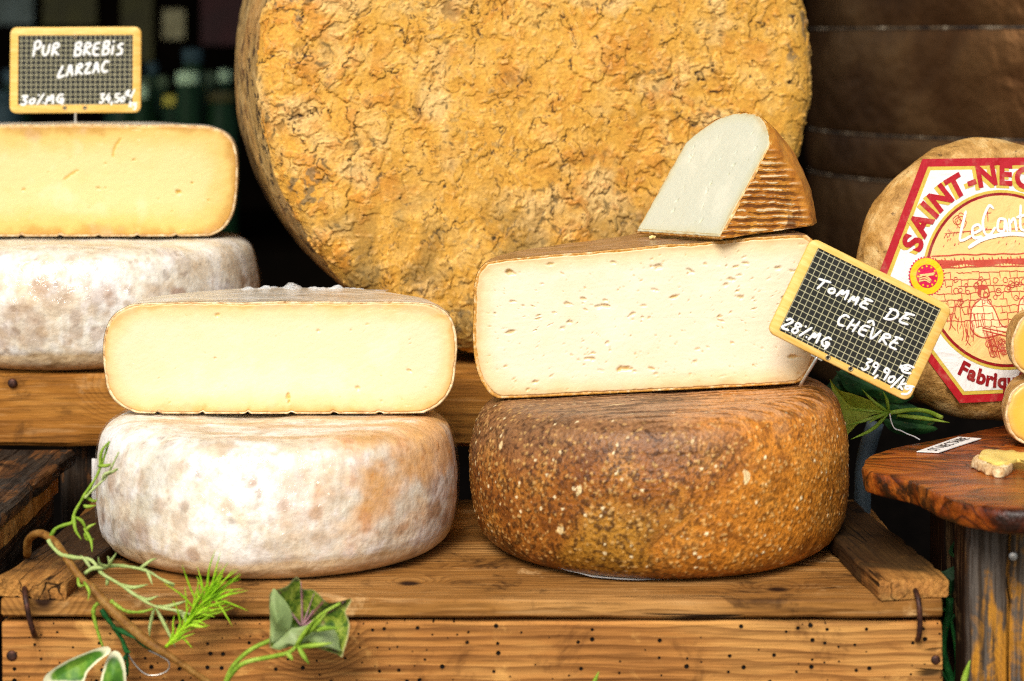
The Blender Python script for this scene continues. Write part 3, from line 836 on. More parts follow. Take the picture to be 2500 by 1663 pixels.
# ------------------------------------------------------------------ giant wheel, standing on edge
def giant():
    Rr, T = .2245, .27
    fc = Vector((.0265, 1.68 - CD, ZR + Rr + .0005)); yaw = R(11.5)
    root = empty('round_cheese', (fc.x - math.sin(yaw) * T / 2, fc.y + math.cos(yaw) * T / 2, ZR), (0, 0, yaw))
    prof = [(0, 0), (.05, 0), (.10, 0.0005), (.15, .0008), (.185, .0022), (.197, .005), (.206, .010), (.212, .019), (.2145, .034), (.2165, .07), (.217, .135), (.216, .20), (.213, .25), (.205, .263), (.19, .27), (.1, .27), (0, .27)]
    prof = [(a * .2245 / .217, b) for a, b in prof]
    pr = np.array(resample(prof, .0015))
    kf = int(np.argmax(pr[:, 1] > .020)); fp = pr[:kf + 1]
    L_ = np.concatenate([[0], np.cumsum(np.linalg.norm(np.diff(fp, axis=0), axis=1))]); L_ /= L_[-1]
    n = 560
    t = np.linspace(-1, 1, n); uu, vv = np.meshgrid(t, t, indexing='ij'); uu = uu.ravel() + 1e-9; vv = vv.ravel() + 1e-9
    big_u = np.abs(uu) > np.abs(vv)
    r = np.where(big_u, uu, vv)
    phi = np.where(big_u, math.pi / 4 * (vv / uu), math.pi / 2 - math.pi / 4 * (uu / vv))
    s_ = np.abs(r); rad = np.interp(s_, L_, fp[:, 0]); yy = np.interp(s_, L_, fp[:, 1])
    cx_, cz_ = np.cos(phi) * np.sign(r), np.sin(phi) * np.sign(r)
    dr = np.gradient(fp[:, 0]); dy = np.gradient(fp[:, 1]); ln = np.hypot(dr, dy)
    nr_ = np.interp(s_, L_, dy / ln); ny_ = -np.interp(s_, L_, dr / ln)
    V = np.stack([cx_ * rad, yy - T / 2, Rr + cz_ * rad], -1)
    N_ = np.stack([cx_ * nr_, ny_, cz_ * nr_], -1)
    Q = V - np.array([0, -T / 2, Rr])
    wq = Q + .008 * np.stack([fbm(Q, 48, 3, .5, 1), fbm(Q, 48, 3, .5, 2), fbm(Q, 48, 3, .5, 3)], -1)
    A = fbm(wq, (46, 46, 37), 4, .48, 11); B = fbm(wq, 84, 3, .45, 23); D = fbm(wq, 160, 2, .5, 37)
    zone = fbm(Q, 9, 3, .55, 41); z2 = fbm(Q, 14, 3, .6, 47); fine = fbm(Q, 330, 2, .6, 53); mid = fbm(Q, 34, 4, .6, 61)
    e1 = sst(A, .03, .065); e2 = sst(B, .20, .25); e3 = sst(D, .36, .44); pit = sst(B, -.30, -.42)
    amt = .4 + .6 * sst(zone, -.3, .3)
    relief = (.00125 * e1 * amt + .00115 * e2 * (.3 + .7 * sst(z2, -.3, .2)) * (1 - .3 * e1) + .0006 * e3 - .0010 * pit * sst(z2, 0, .4) + .00010 * fine + .0003 * mid)
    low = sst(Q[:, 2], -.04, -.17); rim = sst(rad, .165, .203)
    crackA = np.exp(-((A - .03) / .017) ** 2) * sst(fbm(Q, 45, 2, .5, 71), -.20, .12)
    crackB = np.exp(-((B - .19) / .020) ** 2) * sst(fbm(Q, 40, 2, .5, 72), -.2, .2)
    relief -= .0004 * crackA
    V = V + N_ * relief[:, None] + N_ * (fbm(Q, 11, 2, .5, 5) * .0022)[:, None]
    V[:, 2] = np.maximum(V[:, 2], .0005)
    pa = Paint(len(V), '#dba440')
    pa.mix(sst(mid, -.1, .5) * .8, '#e4b660').mix(sst(mid, .0, -.5) * .6, '#c98c30')
    pa.mix(sst(z2 + .3 * mid, .02, .45) * .8, '#e3bd78')
    pa.mix(sst(fbm(Q, 20, 5, .66, 83), .16, .5) * .45, '#c67a24')
    pa.mix(e2 * .35 * sst(zone, -.1, .3), '#c9761f').mix(e3 * .35, '#e6bb70')
    pa.mix(sst(fine, .1, .5) * .25, '#8e5a1a')
    pa.mix(pit * sst(z2, 0, .4) * .6, '#7a541c')
    gr = fbm(Q, 120, 3, .6, 91)
    pa.mix(sst(gr, .34, .42) * sst(zone, -.05, -.35) * .5, '#a08a58')
    pa.mix(sst(gr, .10, .22) * rim * sst(fbm(Q, 30, 2, .5, 95), .1, .4) * .75, '#6b5f48')
    pa.mix(sst(D, -.40, -.5) * sst(z2, -.1, .3) * .75, '#5a4a28')
    pa.mix(np.minimum(1, crackA * 1.25), '#2c1804').mix(crackB * .8, '#40260a')
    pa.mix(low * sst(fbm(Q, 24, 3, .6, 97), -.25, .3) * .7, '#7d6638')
    I = np.arange(n - 1)[:, None] * n + np.arange(n - 1)[None]
    F = np.stack([I, I + n, I + n + 1, I + 1], -1).reshape(-1, 4)
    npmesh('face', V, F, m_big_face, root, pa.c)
    # side: starts just under the face's shoulder
    sp_ = pr[kf - 1:]; sp_ = sp_[::3]; m = len(sp_) - 1; segs = 240; VV = []
    for i in range(segs):
        a = 2 * math.pi * i / segs
        for (r_, y_) in sp_[:m]:
            r_ -= .0006
            p = Vector((r_ * math.cos(a), y_ - T / 2, Rr + r_ * math.sin(a)))
            p += Vector((math.cos(a), 0, math.sin(a))) * lumpy(p, .0018, 16, 3) * min(1, max(0, (y_ - .02) / .03))
            p.z = max(p.z, .0005); VV.append(p)
    FF = [(i * m + k, i * m + k + 1, ((i + 1) % segs) * m + k + 1, ((i + 1) % segs) * m + k) for i in range(segs) for k in range(m - 1)]
    FF.append(tuple(i * m + m - 1 for i in range(segs - 1, -1, -1)))
    fix_normals(mesh('side_rind', VV, FF, m_big_side, root))
    tag(root, 'giant ochre cheese wheel with cracked crusty rind standing on edge', 'cheese')
giant()

# ------------------------------------------------------------------ front white stack
def breb_whole(name, loc, r, h, rb, rt, mat, label, seed, bulge=.42, orange=True):
    root = empty(name, loc)
    V, Q, caps, na, m = np_revolve(wheel_profile(r, h, rb, rt, bulge), 520, .0016)
    S = V + seed * 1.37
    N_ = normals_of_grid(V, na, m, True)
    lift = sst(V[:, 2], .001, .012)
    lump = fbm(S, 13, 2, .5, 1) * .0030 + fbm(S, 60, 3, .5, 2) * .0005 + fbm(S, 170, 2, .5, 9) * .00035
    V2 = V + N_ * (lump * np.where(V[:, 2] > .5 * h, .75, 1) * lift)[:, None]
    pa = Paint(len(V), '#f2ead6')
    f1 = fbm(S, 26, 4, .6, 4); f2 = fbm(S, 11, 3, .6, 6); f3 = fbm(S, 75, 3, .6, 7); f4 = fbm(S, 16, 4, .62, 8)
    pa.mix(sst(f1, -.1, .45) * .75, '#f7f4ee').mix(sst(f1, .0, -.5) * .45, '#ecdfc4')
    pa.mix(sst(f4, .1, .45) * .42, '#e8cda0')
    f9 = fbm(S, 38, 5, .68, 10)
    pa.mix(sst(f9, .12, .36) * .42, '#dcbf94').mix(sst(f9, .0, -.25) * .8, '#fffbf4')
    wq = S + .010 * np.stack([f1, f3, f4], -1)
    d, rid = worley(wq, 24, 13)
    # brown mould spots, mostly in a belt round the middle
    belt = sst(V[:, 2], h * .12, h * .3) * sst(V[:, 2], h * .93, h * .7)
    pa.mix(sst(d + .12 * f3, .66, .30) * (rid > .45) * sst(f3, -.5, .3) * .5 * (.15 + .85 * belt), '#a68266')
    rp = random.Random(int(seed * 10)); A_ = np.arctan2(V[:, 1], V[:, 0])
    for q_ in range(95):
        a0 = rp.uniform(-math.pi, math.pi); z0 = h * rp.triangular(.16, .86, .42); sz_ = rp.uniform(.0035, .0085) * (1.25 if rp.random() < .2 else 1)
        da = (A_ - a0 + math.pi) % (2 * math.pi) - math.pi
        dd_ = np.hypot(da * r / rp.uniform(.8, 1.3), V[:, 2] - z0) / sz_ + .55 * f3 + .35 * f1
        pa.mix(sst(dd_, 1.05, .5) * rp.uniform(.3, .75), rp.choice(('#b8967a', '#c0a080', '#a98a76', '#c4a988')))
    d2, rid2 = worley(wq, 60, 29)
    pa.mix(sst(d2 + .1 * f3, .62, .2) * (rid2 > .6) * .34, '#a8845e')
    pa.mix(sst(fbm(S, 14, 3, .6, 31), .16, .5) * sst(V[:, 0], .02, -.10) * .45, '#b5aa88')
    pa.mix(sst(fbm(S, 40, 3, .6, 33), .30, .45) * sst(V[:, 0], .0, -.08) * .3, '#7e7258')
    pa.mix(sst(fbm(S, 110, 2, .6, 35), .56, .64) * .4, '#7e5c42').mix(sst(fbm(S, (150, 150, 26), 3, .6, 36), .1, .5) * .22, '#c09a70')
    if orange:
        o_ = sst(V[:, 0] + .05 * f2, -.01, .08) * sst(f4 + .5 * f1, -.5, .15)
        pa.mix(o_ * sst(V[:, 2], .012, .05) * .8, '#eaa850').mix(o_ * sst(f3, .1, .5) * .5, '#cc7e2c')
        pa.mix(sst(V[:, 2], h * .9, h) * sst(fbm(S, (14, 60, 20), 3, .6, 44), .0, .4) * .6, '#c89a58')
    heel = V[:, 2] + .004 * f1
    pa.mix(sst(heel, .0165, .0125) * .85, '#d2b68a').mix(sst(heel, .0165, .012) * sst(fbm(S, (60, 60, 200), 3, .6, 51), .0, .45) * .7, '#97774c')
    pa.mix(np.exp(-((heel - .0160) / .0010) ** 2) * .3, '#8a6a44')
    npmesh('rind', V2, Q, mat, root, pa.c, None, caps)
    # cling film drawn tight over the wheel: bubbles on the flanks, drawn streaks across, open at the heel
    cells, _ = worley(S + .0015 * np.stack([f3, f1, f4], -1), 190, 61)
    ang = np.arctan2(V[:, 1], V[:, 0])
    T_ = np.stack([ang * r, V[:, 2] + ang * r * .35, V[:, 2] * 0 + seed], -1)
    st1 = 1 - np.abs(fbm(T_ + .006 * np.stack([f4, f2, f2], -1), (40, 190, 1), 3, .5, 63)) * 2.2
    st2 = 1 - np.abs(fbm(T_ + .006 * np.stack([f2, f4, f2], -1), (150, 45, 1), 2, .5, 67)) * 2.2
    flank = sst(np.abs(V[:, 0]) + .03 * f2, r * .35, r * .8)
    wr = .00050 * sst(cells, .15, .6) * (.35 + .65 * flank) + .00055 * st1 * sst(f2, -.3, .3) + .0004 * st2 * sst(f4, -.2, .3) + .0004 * fbm(S, 90, 2, .5, 69)
    V3 = V2 + N_ * (.0008 + wr)[:, None]
    zz = V[:, 2].reshape(na, m); keep = int(np.argmax(zz[0] > .013))
    Vg = V3.reshape(na, m, 3)[:, keep:].reshape(-1, 3); mk = m - keep
    I = np.arange(na)[:, None] * mk; J = ((np.arange(na) + 1) % na)[:, None] * mk; kk = np.arange(mk - 1)[None]
    npmesh('plastic_wrap', Vg, np.stack([I + kk, J + kk, J + kk + 1, I + kk + 1], -1).reshape(-1, 4), m_wrap, root, None, None, [list(np.arange(na) * mk + mk - 1)])
    return tag(root, label, 'cheese', 'wrapped white cheese wheels')
breb_whole('round_cheese', (-.160, 0, .0006), .1235, .0875, .108, .1035, m_breb_a, 'whole white wheel in cling film at the front under a half cheese', 3.0)

def groove_warp(xs, amp=.0016, wid=.0014):
    def f(p):
        q = Vector(p)
        if q.z < .008:
            for x in xs: q.z += amp * math.exp(-((q.x - x) / wid) ** 2) * (1 - max(0, q.z) / .008)
        return q
    return f
hp = [(0, 0), (.04, 0), (.09, .0003), (.1005, .0018), (.1105, .0080), (.1170, .018), (.1195, .032), (.1205, .046), (.119, .0575), (.1148, .0668), (.107, .0725), (.097, .0752), (.06, .0765), (0, .077)]
paint_f = paste_paint('#e6d2aa', '#e2c58c', '#d2a258', rand_holes(26, -.10, .10, .008, .070, .0005, .0022, (.5, .9), 5, tone=(.25, .6)) + [(.006, .0115, .0022, .0032, .3, .8), (.0062, .0085, .0012, .0014, 0, .7)], (), '#d9b058', '#c29030', seed=2, pink=.4, fade=.012)
half_f = half_cheese('half_cheese', hp, m_breb_top, paint_f, (-.1578, 1.487 - CD, .0902), R(0), 'half cheese with smooth buttery yellow cut face on the front white wheel', 'cheese',
            groove_warp((-.083, -.053, -.022, .008, .037, .068)), group='cut half cheeses')
# crumpled film gathered on top of it
def crumple(parent, cx_, cy_, cz_, lx, ly, amp, seed):
    V, F = [], []; nx, ny = 46, 16
    for i in range(nx + 1):
        for j in range(ny + 1):
            x = -lx / 2 + lx * i / nx; y = -ly / 2 + ly * j / ny
            fall = (1 - (2 * x / lx) ** 2) * (1 - (2 * y / ly) ** 2)
            z = amp * fall * (.3 + abs(mnoise.fractal(Vector((x * 60 + seed, y * 60, 0)), 1, 2, 4)) * 1.6)
            V.append((cx_ + x + mnoise.noise(Vector((x * 90, y * 90, seed))) * .003, cy_ + y, cz_ + z))
    for i in range(nx):
        for j in range(ny): a = i * (ny + 1) + j; F.append((a, a + ny + 1, a + ny + 2, a + 1))
    return mesh('plastic_wrap', V, F, m_film, parent, False)
crumple(half_f, .008, .088, .0718, .12, .05, .006, 2)

# ------------------------------------------------------------------ left rear stack
breb_whole('round_cheese', (-.345, 1.772 - CD, ZR + .0006), .1395, .0905, .121, .118, m_breb_b, 'whole white wheel in cling film on the aged crate, under the priced half', 8.0, .46, False)
hp2 = [(0, 0), (.05, 0), (.100, .0003), (.112, .002), (.1215, .009), (.1275, .021), (.1302, .037), (.1305, .055), (.1285, .070), (.1225, .081), (.112, .0868), (.098, .0888), (.05, .090), (0, .0905)]
paint_l = paste_paint('#dcc68a', '#d4b566', '#b8883a', rand_holes(22, -.05, .115, .015, .075, .0006, .0024, (.5, .9), 9, tone=(.3, .7)) + [(.083, .036, .0022, .0017, 0, .9), (.094, .043, .0016, .001, .4, .8)],
                      (([(.0365, .0780), (.0330, .0735), (.0310, .0690), (.0305, .0640)], .0013), ([(.0020, .0530), (-.0040, .0495), (-.0080, .0465)], .0012)), '#c9a040', '#b08428', seed=5, fade=.022)
half_l = half_cheese('half_cheese', hp2, m_breb_top, paint_l, (-.350, 1.752 - CD, ZR + .0932), R(0), 'half cheese with yellow cut face carrying the upright price slate', 'cheese',
            groove_warp((-.075, -.043, -.012, .019, .050, .081)), group='cut half cheeses')

# ------------------------------------------------------------------ chevre stack
WC = Vector((.0995, 0, 0))
def chev_warp(p):
    q = Vector(p); q.z *= 1 + .062 * (q.x / .1285) + .0 * q.y
    return q
chw = empty('round_cheese', (WC.x, 0, .0012))
def chev_whole():
    h = .1045
    V, Q, caps, na, m = np_revolve(wheel_profile(.1285, h, .110, .1055, .47), 1080, .00085, lambda V: np.stack([V[:, 0], V[:, 1], V[:, 2] * (1 + .062 * V[:, 0] / .1285)], -1))
    N_ = normals_of_grid(V, na, m, True); S = V + 3.3
    f1 = fbm(S, 42, 4, .62, 1); f2 = fbm(S, 12, 3, .55, 2); f3 = fbm(S, 260, 2, .6, 3); f4 = fbm(S, 430, 2, .6, 4); f5 = fbm(S, 24, 4, .66, 5)
    wq = S + .0010 * np.stack([f3, f4, f1], -1)
    d, rid = worley(wq, 300, 7); d2, rid2 = worley(wq, 520, 9)
    pips = sst(d, .44, .28) * (rid > .58); pips2 = sst(d2, .5, .25) * (rid2 > .55)
    top = sst(V[:, 2], h * .93, h * .995)
    strands = fbm(S, (26, 190, 120), 3, .6, 15)
    low_ = sst(V[:, 2], .0005, .008)
    disp = (.0022 * fbm(S, 12, 2, .5, 21) * np.where(V[:, 2] > h * .8, .5, 1) + .0004 * pips * (1 - top) + .0002 * pips2 * (1 - top) + .00022 * f3 + .0002 * f4 + .0007 * strands * top) * low_
    V2 = V + N_ * disp[:, None]
    pa = Paint(len(V), '#a9641f')
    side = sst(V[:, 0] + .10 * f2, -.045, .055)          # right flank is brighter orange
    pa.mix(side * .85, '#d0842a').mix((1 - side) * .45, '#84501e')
    pa.mix(sst(f1, .05, .5) * .5, '#d4923a').mix(sst(f1, -.05, -.5) * .7, '#6a3a12')
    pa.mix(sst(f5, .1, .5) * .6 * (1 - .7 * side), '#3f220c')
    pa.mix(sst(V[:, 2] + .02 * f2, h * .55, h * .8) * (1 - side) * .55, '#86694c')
    pa.mix(sst(fbm(S, 9, 3, .5, 25), .05, .4) * sst(V[:, 2], h * .6, h * .3) * (1 - side) * .6, '#b5862c')
    pa.mix(sst(f3 + .35 * f1, .02, .4) * (.78 - .38 * side), '#3c200a').mix(sst(f4, .1, .45) * .5, '#4a280e')
    pa.mix(pips * (1 - .6 * top) * .6, '#d9ae68').mix(pips2 * sst(f1, -.3, .3) * .3, '#cf9f58')
    pa.mix(pips * (rid > .96) * .9, '#efdcae')
    ch = fbm(S, (60, 60, 34), 3, .55, 27)
    pa.mix(sst(ch, .66, .70) * .9, '#e8cf98')
    pa.mix(top * sst(strands, -.25, .25) * .7, '#b58a64').mix(top * sst(strands, .05, -.4) * .7, '#4a2a14')
    pa.mix(np.exp(-((V[:, 2] - h * .91) / .006) ** 2) * sst(f1, -.2, .3) * .5, '#a97a52')
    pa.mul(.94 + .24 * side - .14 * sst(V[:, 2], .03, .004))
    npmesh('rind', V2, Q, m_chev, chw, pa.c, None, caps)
chev_whole()
tag(chw, 'whole rusty brown wheel with speckled grainy rind beside the white stack', 'cheese')
def chev_half_warp(p):
    q = Vector(p)
    f = q.z / .098
    q.z = q.z + .060 * q.x * (1 - f) + .092 * q.x * f
    return q
hp3 = [(0, 0), (.05, 0), (.094, .0003), (.103, .0016), (.109, .007), (.1142, .018), (.1175, .035), (.1185, .056), (.118, .076), (.1158, .088), (.1105, .0952), (.102, .0975), (.05, .098), (0, .098)]
def _slope(hs): return [(u, v + u * (.060 + .032 * v / .098), a, b, an, t) for (u, v, a, b, an, t) in hs]
paint_c = paste_paint('#e4d6b9', '#dfc99c', '#d0ae78', _slope(rand_holes(190, -.112, .112, .005, .092, .0006, .0040, (.25, .5), 21, .075, (.2, .7), 3.2) + rand_holes(120, -.112, .112, .004, .093, .0004, .0011, (.5, .9), 22, .075, (.3, .7), 1) + [(-.015, .0165, .0058, .0022, .1, .95), (.018, .063, .005, .0014, .25, .8), (.092, .057, .0018, .0016, .6, 1.0), (.098, .018, .006, .0014, 0, .8)]), (), '#c9a565', '#b48b46', seed=8, pink=.25, drag=8, fade=.012)
half_c = half_cheese('half_cheese', hp3, m_chev_half, paint_c, (.0912, 1.478 - CD, .1068), R(-3), 'pale half cheese dotted with small holes, tilted on the brown wheel', 'cheese', chev_half_warp, m_rindline2, (.0018, 20, 2), group='cut half cheeses', topattr=True, rim=.0022)

# wrapper paper under the brown wheel
def wrapper():
    V, F = [], []; n = 90
    m_wr = simple('wrapper_print', '#dfe0dd', .5, 45, '#e9e9e6', .0003)
    for ring, f in ((0, .55), (1, 1.0)):
        for i in range(n):
            a = 2 * math.pi * i / n
            r = .1062 + .003 * mnoise.noise(Vector((math.cos(a) * 3, math.sin(a) * 3, 2)))
            r += .008 * max(0, math.cos(a - R(225)) - .7) / .3
            z = .0005 + (.0006 + .0025 * max(0, mnoise.noise(Vector((math.cos(a) * 7, math.sin(a) * 7, 5)))) + (.005 * max(0, math.cos(a - R(213)) - .85) * 6)) * ring
            V.append((r * f * math.cos(a), r * f * math.sin(a), z))
    F = [(i, (i + 1) % n, n + (i + 1) % n, n + i) for i in range(n)]; F.append(tuple(range(n - 1, -1, -1)))
    o = mesh('wrapper_paper', V, F, m_wr, None, True, (WC.x, 0, 0))
    tag(o, 'thin white wrapper paper sticking out under the brown wheel', 'paper')
wrapper()

# wedge on top of the half
def wedge():
    T, Rw, ang = .110, .102, R(51)
    ax = P(1757, 583, 1.462)
    t = Vector((-.46, .888, -.46 * .09)).normalized(); b = Vector((.888, .46, .888 * .09)); b = (b - t * b.dot(t)).normalized(); u = b.cross(t)
    M = Matrix((b, t, u)).transposed().to_4x4(); M.translation = ax
    root = empty('cheese_wedge'); root.matrix_world = M
    def rr(y): return Rw - .0265 * abs(2 * y / T - 1) ** 2.5
    ny, na = 40, 30
    ys = [T * (.5 - .5 * math.cos(math.pi * i / ny)) for i in range(ny + 1)]
    V, F = [], []; flat = []
    def add(p, fl): V.append(p); flat.append(fl); return len(V) - 1
    def bumpy(p): return Vector(p) + Vector((lumpy(Vector(p), .0012, 60, 1), lumpy(Vector(p), .0010, 60, 4), lumpy(Vector(p), .0008, 60, 7)))
    # rim surface
    g0 = [[add(bumpy((rr(y) * math.cos(ang * j / na), y, rr(y) * math.sin(ang * j / na))), 0) for j in range(na + 1)] for y in ys]
    for i in range(ny):
        for j in range(na): F.append((g0[i][j], g0[i][j + 1], g0[i + 1][j + 1], g0[i + 1][j]))
    # flat faces (front y=0 and back y=T), radial grid
    nr = 22
    for side, yy, gi in ((0, 0, 0), (1, T, ny)):
        rows = [g0[gi]]
        for k in range(1, nr):
            r = rr(yy) * (1 - k / nr)
            rows.append([add(bumpy((r * math.cos(ang * j / na), yy, r * math.sin(ang * j / na))), min(1, k / 3)) for j in range(na + 1)])
        c = add((0, yy, 0), 1)
        for k in range(nr - 1):
            for j in range(na):
                q = (rows[k][j], rows[k][j + 1], rows[k + 1][j + 1], rows[k + 1][j]); F.append(q if side else q[::-1])
        for j in range(na): F.append((rows[-1][j], rows[-1][j + 1], c))
    o = mesh('rind', V, F, m_wedge_rind, root)
    at = o.data.attributes.new('flat', 'FLOAT', 'POINT')
    for i, f in enumerate(flat): at.data[i].value = f
    fix_normals(o)
    # cut faces
    def outline(dz):
        pts = [Vector((.0008, 0)), ]
        n = 26
        front = [Vector((rr(0) * k / n, 0)) for k in range(n)]
        rim_ = [Vector((rr(y), y)) for y in ys]
        back = [Vector((rr(T) * (1 - k / n), T)) for k in range(1, n)]
        base = [Vector((0, T - T * k / n)) for k in range(0, n)]
        L = front + rim_ + back + base
        out = [L[0]]
        for p in L[1:]:
            if (p - out[-1]).length > 5e-4: out.append(p)
        return out
    dA = Vector((math.cos(ang), 0, math.sin(ang))); nA = Vector((-math.sin(ang), 0, math.cos(ang)))
    cut_face_np(outline(0), lambda r, y, w_: tuple(dA * r + Vector((0, y, 0)) + nA * w_), m_paste_np_dry, m_rindline2, root, paste_paint('#c2c5b2', '#bfc0a6', '#b4a67c', rand_holes(46, .008, .085, .012, .098, .0006, .0026, (.4, .8), 31, 0, (.2, .65), 2), (), '#b6b084', '#8f8a50', seed=12, fade=.008, drag=70), rim=.0012, seed=4)
    cut_face(outline(0)[::-1], lambda r, y, w_: Vector((r, y, 0)) + Vector((0, 0, -1)) * w_, m_paste_wedge, m_rindline2, root, rim=.0012, seed=6, rings=(0, .0015, .004, .008, .013))
    tag(root, 'greenish white wedge with ridged orange rind on top of the holed half', 'cheese')
wedge()

def crumb(p, s, seed, label, mat=m_crumb):
    bm = bmesh.new(); bmesh.ops.create_icosphere(bm, subdivisions=2, radius=s)
    for v in bm.verts:
        v.co *= 1 + .5 * mnoise.noise(v.co * (1.2 / s) + Vector((seed, 0, 0))); v.co.z *= .6
    me = bpy.data.meshes.new('crumb'); bm.to_mesh(me); bm.free(); me.materials.append(mat)
    o = link(bpy.data.objects.new('cheese_crumb', me)); o.location = p
    return tag(o, label, 'crumb')
pc = P(1592, 573, 1.53); crumb((pc.x, pc.y, .1068 + .098 + .092 * (pc.x - .0912) + .0012), .0024, 1, 'pale crumb lying left of the wedge on the holed half')

# ------------------------------------------------------------------ price slates
FONT = {
 'P': (.62, [[(.1, 0), (.2, .95)], [(.12, .9), (.45, 1.0), (.62, .8), (.5, .55), (.2, .45)]]),
 'U': (.62, [[(.12, .75), (.08, .3), (.25, 0), (.5, .2), (.6, .78)]]),
 'R': (.62, [[(.1, 0), (.18, .85)], [(.15, .8), (.45, .88), (.55, .65), (.2, .42), (.6, .02)]]),
 'B': (.62, [[(.1, .02), (.18, .95)], [(.1, .88), (.5, .98), (.52, .7), (.2, .52), (.55, .42), (.5, .1), (.06, 0)]]),
 'E': (.6, [[(.55, .9), (.2, .82), (.08, .45), (.14, .08), (.5, .04)], [(.12, .48), (.48, .52)]]),
 'e': (.6, [[(.1, .95), (.62, .98)], [(.3, .95), (.12, .5), (.1, .1), (.55, .06)], [(.12, .5), (.45, .55)]]),
 'I': (.3, [[(.1, 0), (.16, .62)], [(.17, .9), (.19, .93)]]),
 'S': (.5, [[(.5, .85), (.25, .78), (.16, .6), (.42, .4), (.38, .08), (.05, .02)]]),
 'L': (.62, [[(.4, 1), (.08, .02), (.6, .12)]]),
 'A': (.6, [[(.05, 0), (.3, .9), (.52, .02)], [(.12, .35), (.46, .38)]]),
 'Z': (.6, [[(.1, .8), (.5, .88), (.1, .1), (.58, .08)]]),
 'C': (.6, [[(.58, .85), (.3, .9), (.08, .5), (.2, .08), (.55, .1)]]),
 'T': (.7, [[(.0, .9), (.75, 1.02)], [(.4, .95), (.22, 0)]]),
 'O': (.5, [[(.3, .6), (.08, .35), (.15, .05), (.38, .12), (.42, .45), (.26, .6)]]),
 'M': (.72, [[(.04, 0), (.22, .8), (.3, .35), (.55, .95), (.62, .02)]]),
 'm': (.6, [[(.04, 0), (.15, .65), (.28, .3), (.46, .78), (.5, .02)]]),
 'D': (.66, [[(.1, .05), (.2, .9)], [(.05, .88), (.45, .9), (.62, .5), (.4, .08), (.02, 0)]]),
 'H': (.66, [[(.1, 0), (.16, .95)], [(.5, 0), (.58, .95)], [(.12, .45), (.55, .52)]]),
 'V': (.6, [[(.05, .9), (.26, .02), (.58, .95)]]),
 'G': (.6, [[(.55, .82), (.3, .85), (.08, .4), (.3, .05), (.52, .3), (.3, .42), (.58, .4), (.5, -.15)]]),
 '^': (0, [[(-.45, 1.12), (-.22, 1.4), (0.0, 1.1)]]),
 '2': (.55, [[(.1, .7), (.3, .95), (.5, .75), (.05, .05), (.55, .02)]]),
 '8': (.55, [[(.48, .85), (.2, .9), (.15, .62), (.45, .35), (.35, .02), (.1, .15), (.25, .5), (.52, .8)]]),
 '3': (.55, [[(.08, .9), (.5, .92), (.22, .55), (.48, .35), (.3, .02), (.02, .08)]]),
 '9': (.5, [[(.45, .8), (.15, .92), (.1, .6), (.42, .62), (.46, .85), (.4, .0)]]),
 '0': (.5, [[(.3, .6), (.06, .35), (.15, .04), (.4, .15), (.42, .5), (.26, .6)]]),
 '4': (.5, [[(.35, .95), (.06, .35), (.5, .35)], [(.42, .6), (.36, -.05)]]),
 '5': (.5, [[(.52, .95), (.15, .9), (.12, .55), (.42, .5), (.38, .05), (.04, .02)]]),
 ',': (.2, [[(.12, .12), (.02, -.25)]]),
 '%': (.55, [[(.52, .98), (.05, -.05)], [(.1, .85), (.14, .88)], [(.5, .08), (.53, .1)]]),
 '$': (.55, [[(.55, .95), (.25, .95), (.1, .55), (.25, .2), (.55, .3)], [(.0, .68), (.42, .72)], [(.0, .48), (.38, .5)]]),
 '/': (.4, [[(.42, 1.1), (.02, -.2)]]),
 'k': (.5, [[(.14, .95), (.05, 0)], [(.48, .62), (.1, .32), (.45, 0)]]),
 'g': (.5, [[(.5, .55), (.12, .55), (.2, .2), (.45, .3), (.4, -.35), (.1, -.45)]]),
 ' ': (.55, []),
}
def ribbon(pts, wd, th, smooth=True):
    """flat chalk stroke in the local XZ plane, facing -Y; rounded ends"""
    n = max(6, len(pts) * 6)
    pa = catmull([Vector((p[0], 0, p[1])) for p in pts], n) if len(pts) > 1 else [Vector((pts[0][0], 0, pts[0][1]))] * 2
    V, F = [], []
    N_ = len(pa)
    for i, p in enumerate(pa):
        t = pa[min(i + 1, N_ - 1)] - pa[max(i - 1, 0)]
        t = t.normalized() if t.length > 1e-9 else Vector((1, 0, 0))
        s = Vector((-t.z, 0, t.x))
        k = wd * (.55 if i in (0, N_ - 1) else 1.0) * (1 + .22 * mnoise.noise(p * 900))
        q = p + (t * wd * .5 * (-1 if i == 0 else 1 if i == N_ - 1 else 0))
        V += [q + s * k, q + s * k * .5 + Vector((0, -th, 0)), q - s * k * .5 + Vector((0, -th, 0)), q - s * k]
    for i in range(N_ - 1):
        for k in range(3): F.append((i * 4 + k, i * 4 + k + 1, i * 4 + 4 + k + 1, i * 4 + 4 + k))
    F.append((0, 1, 2, 3)); F.append(tuple((N_ - 1) * 4 + k for k in (3, 2, 1, 0)))
    return V, F

